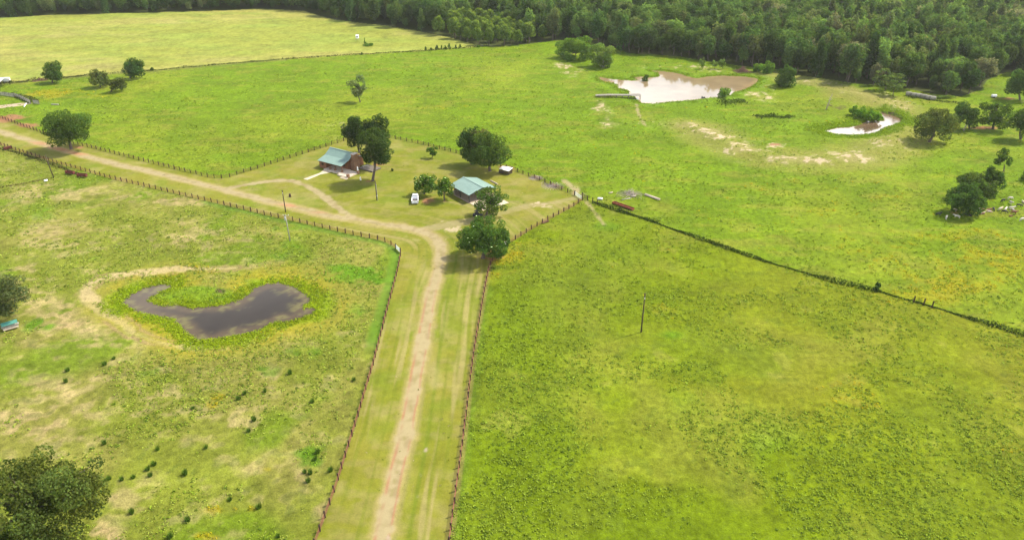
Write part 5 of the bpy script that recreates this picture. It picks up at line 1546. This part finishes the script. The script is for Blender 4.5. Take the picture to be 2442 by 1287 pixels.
for (px, py, pose, deg, c1, c2, lab) in (
        (2236.7, 515, 'standing', 0, BK, BK, 'black cow farthest left of the herd'),
        (2256, 522, 'grazing', 235, WH, WH, 'white cow grazing between the leftmost black cow and the oak'),
        (2281, 521, 'standing', 155, WH, WH, 'white cow standing in sun in front of the cattle oak'),
        (2282, 507, 'standing', 165, GY, WH, 'pale cow standing in the shade at the left of the cattle oak'),
        (2298, 512, 'lying', 20, BK, BK, 'black cow resting in the shade under the cattle oak'),
        (2309, 515, 'lying', -20, BK, BK, 'black cow lying at the rim of the oak shade'),
        (2333.5, 514, 'standing', 200, WH, BR, 'white and brown cow just right of the cattle oak'),
        (2341, 511, 'lying', 10, BR, WH, 'brown cow with white marks lying right of the cattle oak'),
        (2335.5, 507, 'standing', 90, WH, WH, 'white cow facing away behind the white and brown one'),
        (2344, 502, 'lying', 40, BR, BR, 'small red brown calf lying above the brown cow'),
        (2357.5, 502, 'lying', 5, BR, BR, 'red brown cow lying next to a black cow'),
        (2359, 506.5, 'lying', 170, WH, CR, 'cream cow lying below the red brown one'),
        (2367.5, 503, 'grazing', 250, BK, BK, 'black cow grazing head down in the middle of the herd'),
        (2383.5, 503, 'standing', 20, CR, WH, 'cream cow standing left of a white and black pair'),
        (2396, 504, 'standing', 40, WH, WH, 'white cow standing directly behind a black one'),
        (2393, 509, 'grazing', 330, BK, BK, 'black cow grazing in front of a white one'),
        (2410, 500.5, 'standing', 345, WH, WH, 'white cow broadside above another white cow'),
        (2413, 506, 'grazing', 300, WH, BR, 'white cow grazing below the broadside white cow'),
        (2416, 511, 'standing', 340, BR, BR, 'red brown cow below the grazing white cow'),
        (2411, 516.5, 'lying', 190, BR, BR, 'small red brown calf lowest of the right hand cattle'),
        (2437, 527, 'grazing', 195, WH, WH, 'white cow cut by the right photo edge'),
        (2391, 482, 'grazing', 200, BK, BK, 'black cow grazing apart at the top of the herd'),
        (2407.5, 477, 'grazing', 5, WH, WH, 'white cow highest in the herd'),
        (2408.5, 487.5, 'standing', 265, WH, WH, 'white cow facing the camera below the highest one'),
        (2429, 494, 'grazing', 340, BK, BK, 'black cow grazing at the right below the highest white cow'),
        (2441.5, 486, 'lying', 90, CR, WH, 'tan cow at the very right photo edge')):
    o = link('cow', COWS[pose])
    o.location = gat(px, py); o.rotation_euler[2] = math.radians(deg)
    k = .56 if 'calf' in lab else .78
    o.scale = (k, k, k)
    o['tint'] = c1; o['patch'] = c2
    tag(o, lab, 'cow', 'cattle by the shady oaks')

# ------------------------------------------------------------------ grass tussocks: countable clumps in the dry pasture
def tussock_mesh(seed):
    rng = np.random.default_rng(seed)
    n = 150
    a = rng.uniform(0, 6.28, n); r = rng.random(n) ** .6 * .34
    h = rng.uniform(.55, 1.1, n); out = rng.uniform(.05, .4, n)
    base = np.stack([r * np.cos(a), r * np.sin(a), np.zeros(n)], 1)
    tip = base + np.stack([np.cos(a) * out, np.sin(a) * out, h], 1)
    side = np.stack([-np.sin(a), np.cos(a), np.zeros(n)], 1) * .035
    v = np.stack([base - side, base + side, tip], 1).reshape(-1, 3)
    cl = np.array([.085, .155, .018]) * rng.uniform(.7, 1.4, (n, 1))
    return mk_mesh('grass_tussock', v, tris=np.arange(3 * n).reshape(n, 3), mats=(M_WEED,), cols=np.repeat(cl, 3, 0))
TUS = [tussock_mesh(i) for i in range(3)]
tpx = crop([(177, 365), (540, 262), (495, 300), (685, 245), (1015, 318), (608, 445), (570, 525), (860, 120), (1308, 165), (122, 828), (270, 640), (1053, 675), (1035, 720), (962, 812), (1002, 820),
            (988, 875), (437, 1005), (640, 1060), (140, 1150), (20, 1265), (775, 1262), (1145, 800)], 2.946, 400, 850) + \
      crop([(1045, 325), (1578, 385), (1540, 535), (1480, 585), (1505, 645), (1850, 630), (1090, 680), (1220, 685), (1335, 665), (1318, 1015), (1880, 1095), (1700, 1265)], 4.192, 0, 980) + \
      [(162, 885), (158, 911), (272, 856), (250, 870), (606, 1002)]
for i, (px, py) in enumerate(tpx):
    o = link('grass_tussock', TUS[i % 3]); o.location = gat(px, py); o.rotation_euler[2] = i * 1.7
    s = 1.0 + .35 * ((i * 37) % 10) / 10
    o.scale = (s * .85, s * .75, s * (.6 + .1 * (i % 4)))
    tag(o, 'upright dark green grass tussock in the dry left hand pasture', 'grass tussock', 'grass tussocks dotted over the left pasture')

# ------------------------------------------------------------------ uncountable ground cover
def scatter(n, seed, ymin=62, ymax=430, umax=1.06):
    rng = np.random.default_rng(seed)
    y = np.exp(rng.uniform(math.log(ymin), math.log(ymax), n))
    x = rng.uniform(-umax, umax, n) * np.maximum(.66 * y + 20, 85)
    return rng, x, y

def cover(name, label, x, y, rng, per, rad, h, leaf, cols, var=.35):
    n = len(x)
    sc = (.8 + y / 420) * rng.uniform(.6, 1.35, n)
    z0 = gz(x, y)
    k = np.repeat(np.arange(n), per)
    m = len(k)
    a = rng.uniform(0, 6.28, m); r = rng.random(m) ** .5
    R = (rad * sc)[k]; Hh = (h * sc)[k]
    c = np.stack([x[k] + r * R * np.cos(a), y[k] + r * R * np.sin(a), z0[k] + .03 + Hh * (1 - r * r) * rng.uniform(.45, 1.0, m)], 1)
    nr = np.stack([np.cos(a) * r, np.sin(a) * r, np.full(m, 1.1)], 1) + rng.normal(size=(m, 3)) * .36
    pl = rng.uniform(1 - var, 1 + var, n)[k] * rng.uniform(.8, 1.2, m)
    col = cols[k] * pl[:, None]
    v, q, vc = leaf_cloud(rng, c, nr, (leaf * sc)[k] * rng.uniform(.6, 1.1, m), col, .75)
    o = link(name, mk_mesh(name, v, quads=q, mats=(M_WEED,), cols=np.clip(vc, .002, .6)))
    return tag(o, label, kind='stuff')

def pasture_weeds():
    rng, x, y = scatter(120000, 1)
    mown = inpoly(x, y, P_MOWN); hay = inpoly(x, y, P_HAY); fo = inpoly(x, y, P_FOREST)
    right = inpoly(x, y, P_RIGHT); left = inpoly(x, y, P_LEFT)
    wet = np.minimum(np.minimum(sdist(x, y, POND1, 4), sdist(x, y, POND2, 4)), sdist(x, y, POND3, 4))
    clump = fbm(x, y, 9.0, 61) * .55 + fbm(x, y, 30.0, 62) * .45
    dry = zones(x, y, Z_TAN); lush = zones(x, y, Z_LUSH); sc = zones(x, y, Z_SCAR); rd = zones(x, y, Z_REDDIRT)
    p = np.where(right, sstep(.40, .62, clump) * .85, np.where(left, sstep(.38, .62, clump + .22 * lush - .16 * dry) * .8, sstep(.34, .66, clump) * .7 * np.clip(1.4 - y / 600, .4, 1)))
    d1, _ = dseg(x, y, at2(F1)); d3, _ = dseg(x, y, at2(F3[:12]))
    p = p * (1 - np.minimum(1, 1.3 * sc)) * (1 - .9 * np.minimum(1, rd)) * np.where(left & (np.minimum(d1, d3) < 3.2), .08, 1)
    keep = ~mown & ~hay & ~fo & (wet > .8) & (rng.random(len(x)) < p)
    x, y, right, left, lush = x[keep], y[keep], right[keep], left[keep], lush[keep]
    col = np.tile(np.array([.155, .225, .018]), (len(x), 1))
    t = fbm(x, y, 22.0, 63)[:, None]
    col = col * (1 - t * .6) + np.array([.205, .240, .032]) * t * .6
    u = rng.random(len(x))
    col[u < .16] = (.075, .120, .014)
    col[left & (u > .6)] = (.225, .265, .042)
    col[lush > .6] = col[lush > .6] * .6 + np.array([.08, .20, .010]) * .4
    cover('pasture_weeds', 'low clumpy green weeds scattered over the grazed pastures', x, y, rng, 5, .33, .20, .15, col * 1.28, .22)
pasture_weeds()

def flowers():
    rng, x, y = scatter(90000, 2)
    fl = zones(x, y, Z_FLOWER)
    n3 = fbm(x, y, 6.0, 3); n4 = fbm(x, y, 2.0, 4, 2)
    p = sstep(.3, .8, fl * .8 + (n3 - .5) * .9 + (n4 - .5) * .6) * np.minimum(1, fl * 1.3) * .8 + .10 * sstep(.5, .7, n3) * sstep(-20, 60, x) * (y > 130)
    wet = np.minimum(sdist(x, y, POND1, 4), sdist(x, y, POND2, 4))
    keep = (rng.random(len(x)) < p) & ~inpoly(x, y, P_MOWN) & (wet > .8) & ~inpoly(x, y, P_FOREST)
    x, y = x[keep], y[keep]
    col = np.tile(np.array([.40, .31, .010]), (len(x), 1))
    u = rng.random(len(x)); col[u < .35] = (.27, .28, .016); col[u > .85] = (.14, .19, .014)
    cover('wildflowers', 'drifts of yellow wildflowers among the pasture grass', x, y, rng, 6, .36, .34, .13, col, .25)
flowers()

def reeds():
    rng = np.random.default_rng(3)
    X, Y, Cc = [], [], []
    for poly, n, w, c in ((POND1, 15000, 2.6, (.23, .33, .012)), (POND2, 9000, 2.5, (.14, .24, .014)), (POND3, 9000, 7.0, (.17, .29, .014))):
        lo, hi = poly.min(0) - 12, poly.max(0) + 12
        x = rng.uniform(lo[0], hi[0], n * 3); y = rng.uniform(lo[1], hi[1], n * 3)
        sd = sdist(x, y, poly, 30.0)
        nz_ = fbm(x, y, 7.0, 71)
        p = sstep(w + 3, .5, sd + 6 * (nz_ - .5)) * (sd > .5) * .75
        k = rng.random(len(x)) < p
        if poly is POND2:
            gone = np.zeros(len(x), bool)
            a = at(1420, 231); b = at(1528, 233)
            dd, _ = dseg(x, y, np.array([[a.x, a.y], [b.x, b.y]])); k &= dd > 3.0
        k[np.cumsum(k) > n] = False
        x, y = x[k], y[k]
        cc = np.tile(np.array(c), (len(x), 1)) * (.75 + .5 * fbm(x, y, 5.0, 72))[:, None]
        yel = fbm(x, y, 9.0, 73)[:, None]
        cc = cc * (1 - .5 * yel) + np.array([.28, .31, .014]) * .5 * yel
        dark = rng.random(len(x)) < .05
        cc[dark] = (.09, .17, .012)
        X.append(x); Y.append(y); Cc.append(cc)
    # floating weed scum near the small pond's rim
    cover('pond_reeds', 'bright green marsh plants crowding the pond margins', np.concatenate(X), np.concatenate(Y), rng, 8, .42, .26, .12, np.concatenate(Cc), .14)
reeds()
def yard_debris():
    """small pale stones and straw wisps on the mown grass"""
    rng, x, y = scatter(9000, 5, 84, 260)
    keep = inpoly(x, y, P_MOWN) & (rng.random(len(x)) < .10)
    x, y = x[keep], y[keep]
    col = np.tile(np.array([.30, .25, .14]), (len(x), 1))
    col[rng.random(len(x)) < .5] = (.10, .135, .012)
    cover('lawn_wisps', 'wisps of straw and darker tufts on the mown grass', x, y, rng, 4, .22, .06, .09, col)
yard_debris()

# ------------------------------------------------------------------ summer haze
hm = bpy.data.materials.new('summer_haze')
hm.use_nodes = True
hn = hm.node_tree
for n in list(hn.nodes):
    if n.type != 'OUTPUT_MATERIAL': hn.nodes.remove(n)
pv = hn.nodes.new('ShaderNodeVolumePrincipled')
pv.inputs['Color'].default_value = (.93, .95, .96, 1)
pv.inputs['Density'].default_value = 0.00006
pv.inputs['Anisotropy'].default_value = 0.3
hn.links.new(pv.outputs[0], [n for n in hn.nodes if n.type == 'OUTPUT_MATERIAL'][0].inputs['Volume'])
hz_ = MB().box((0, 975, 46.0), (9200, 2850, 98.0)).build('haze', hm)
tag(hz_, 'thin summer haze over the whole farm', kind='stuff')
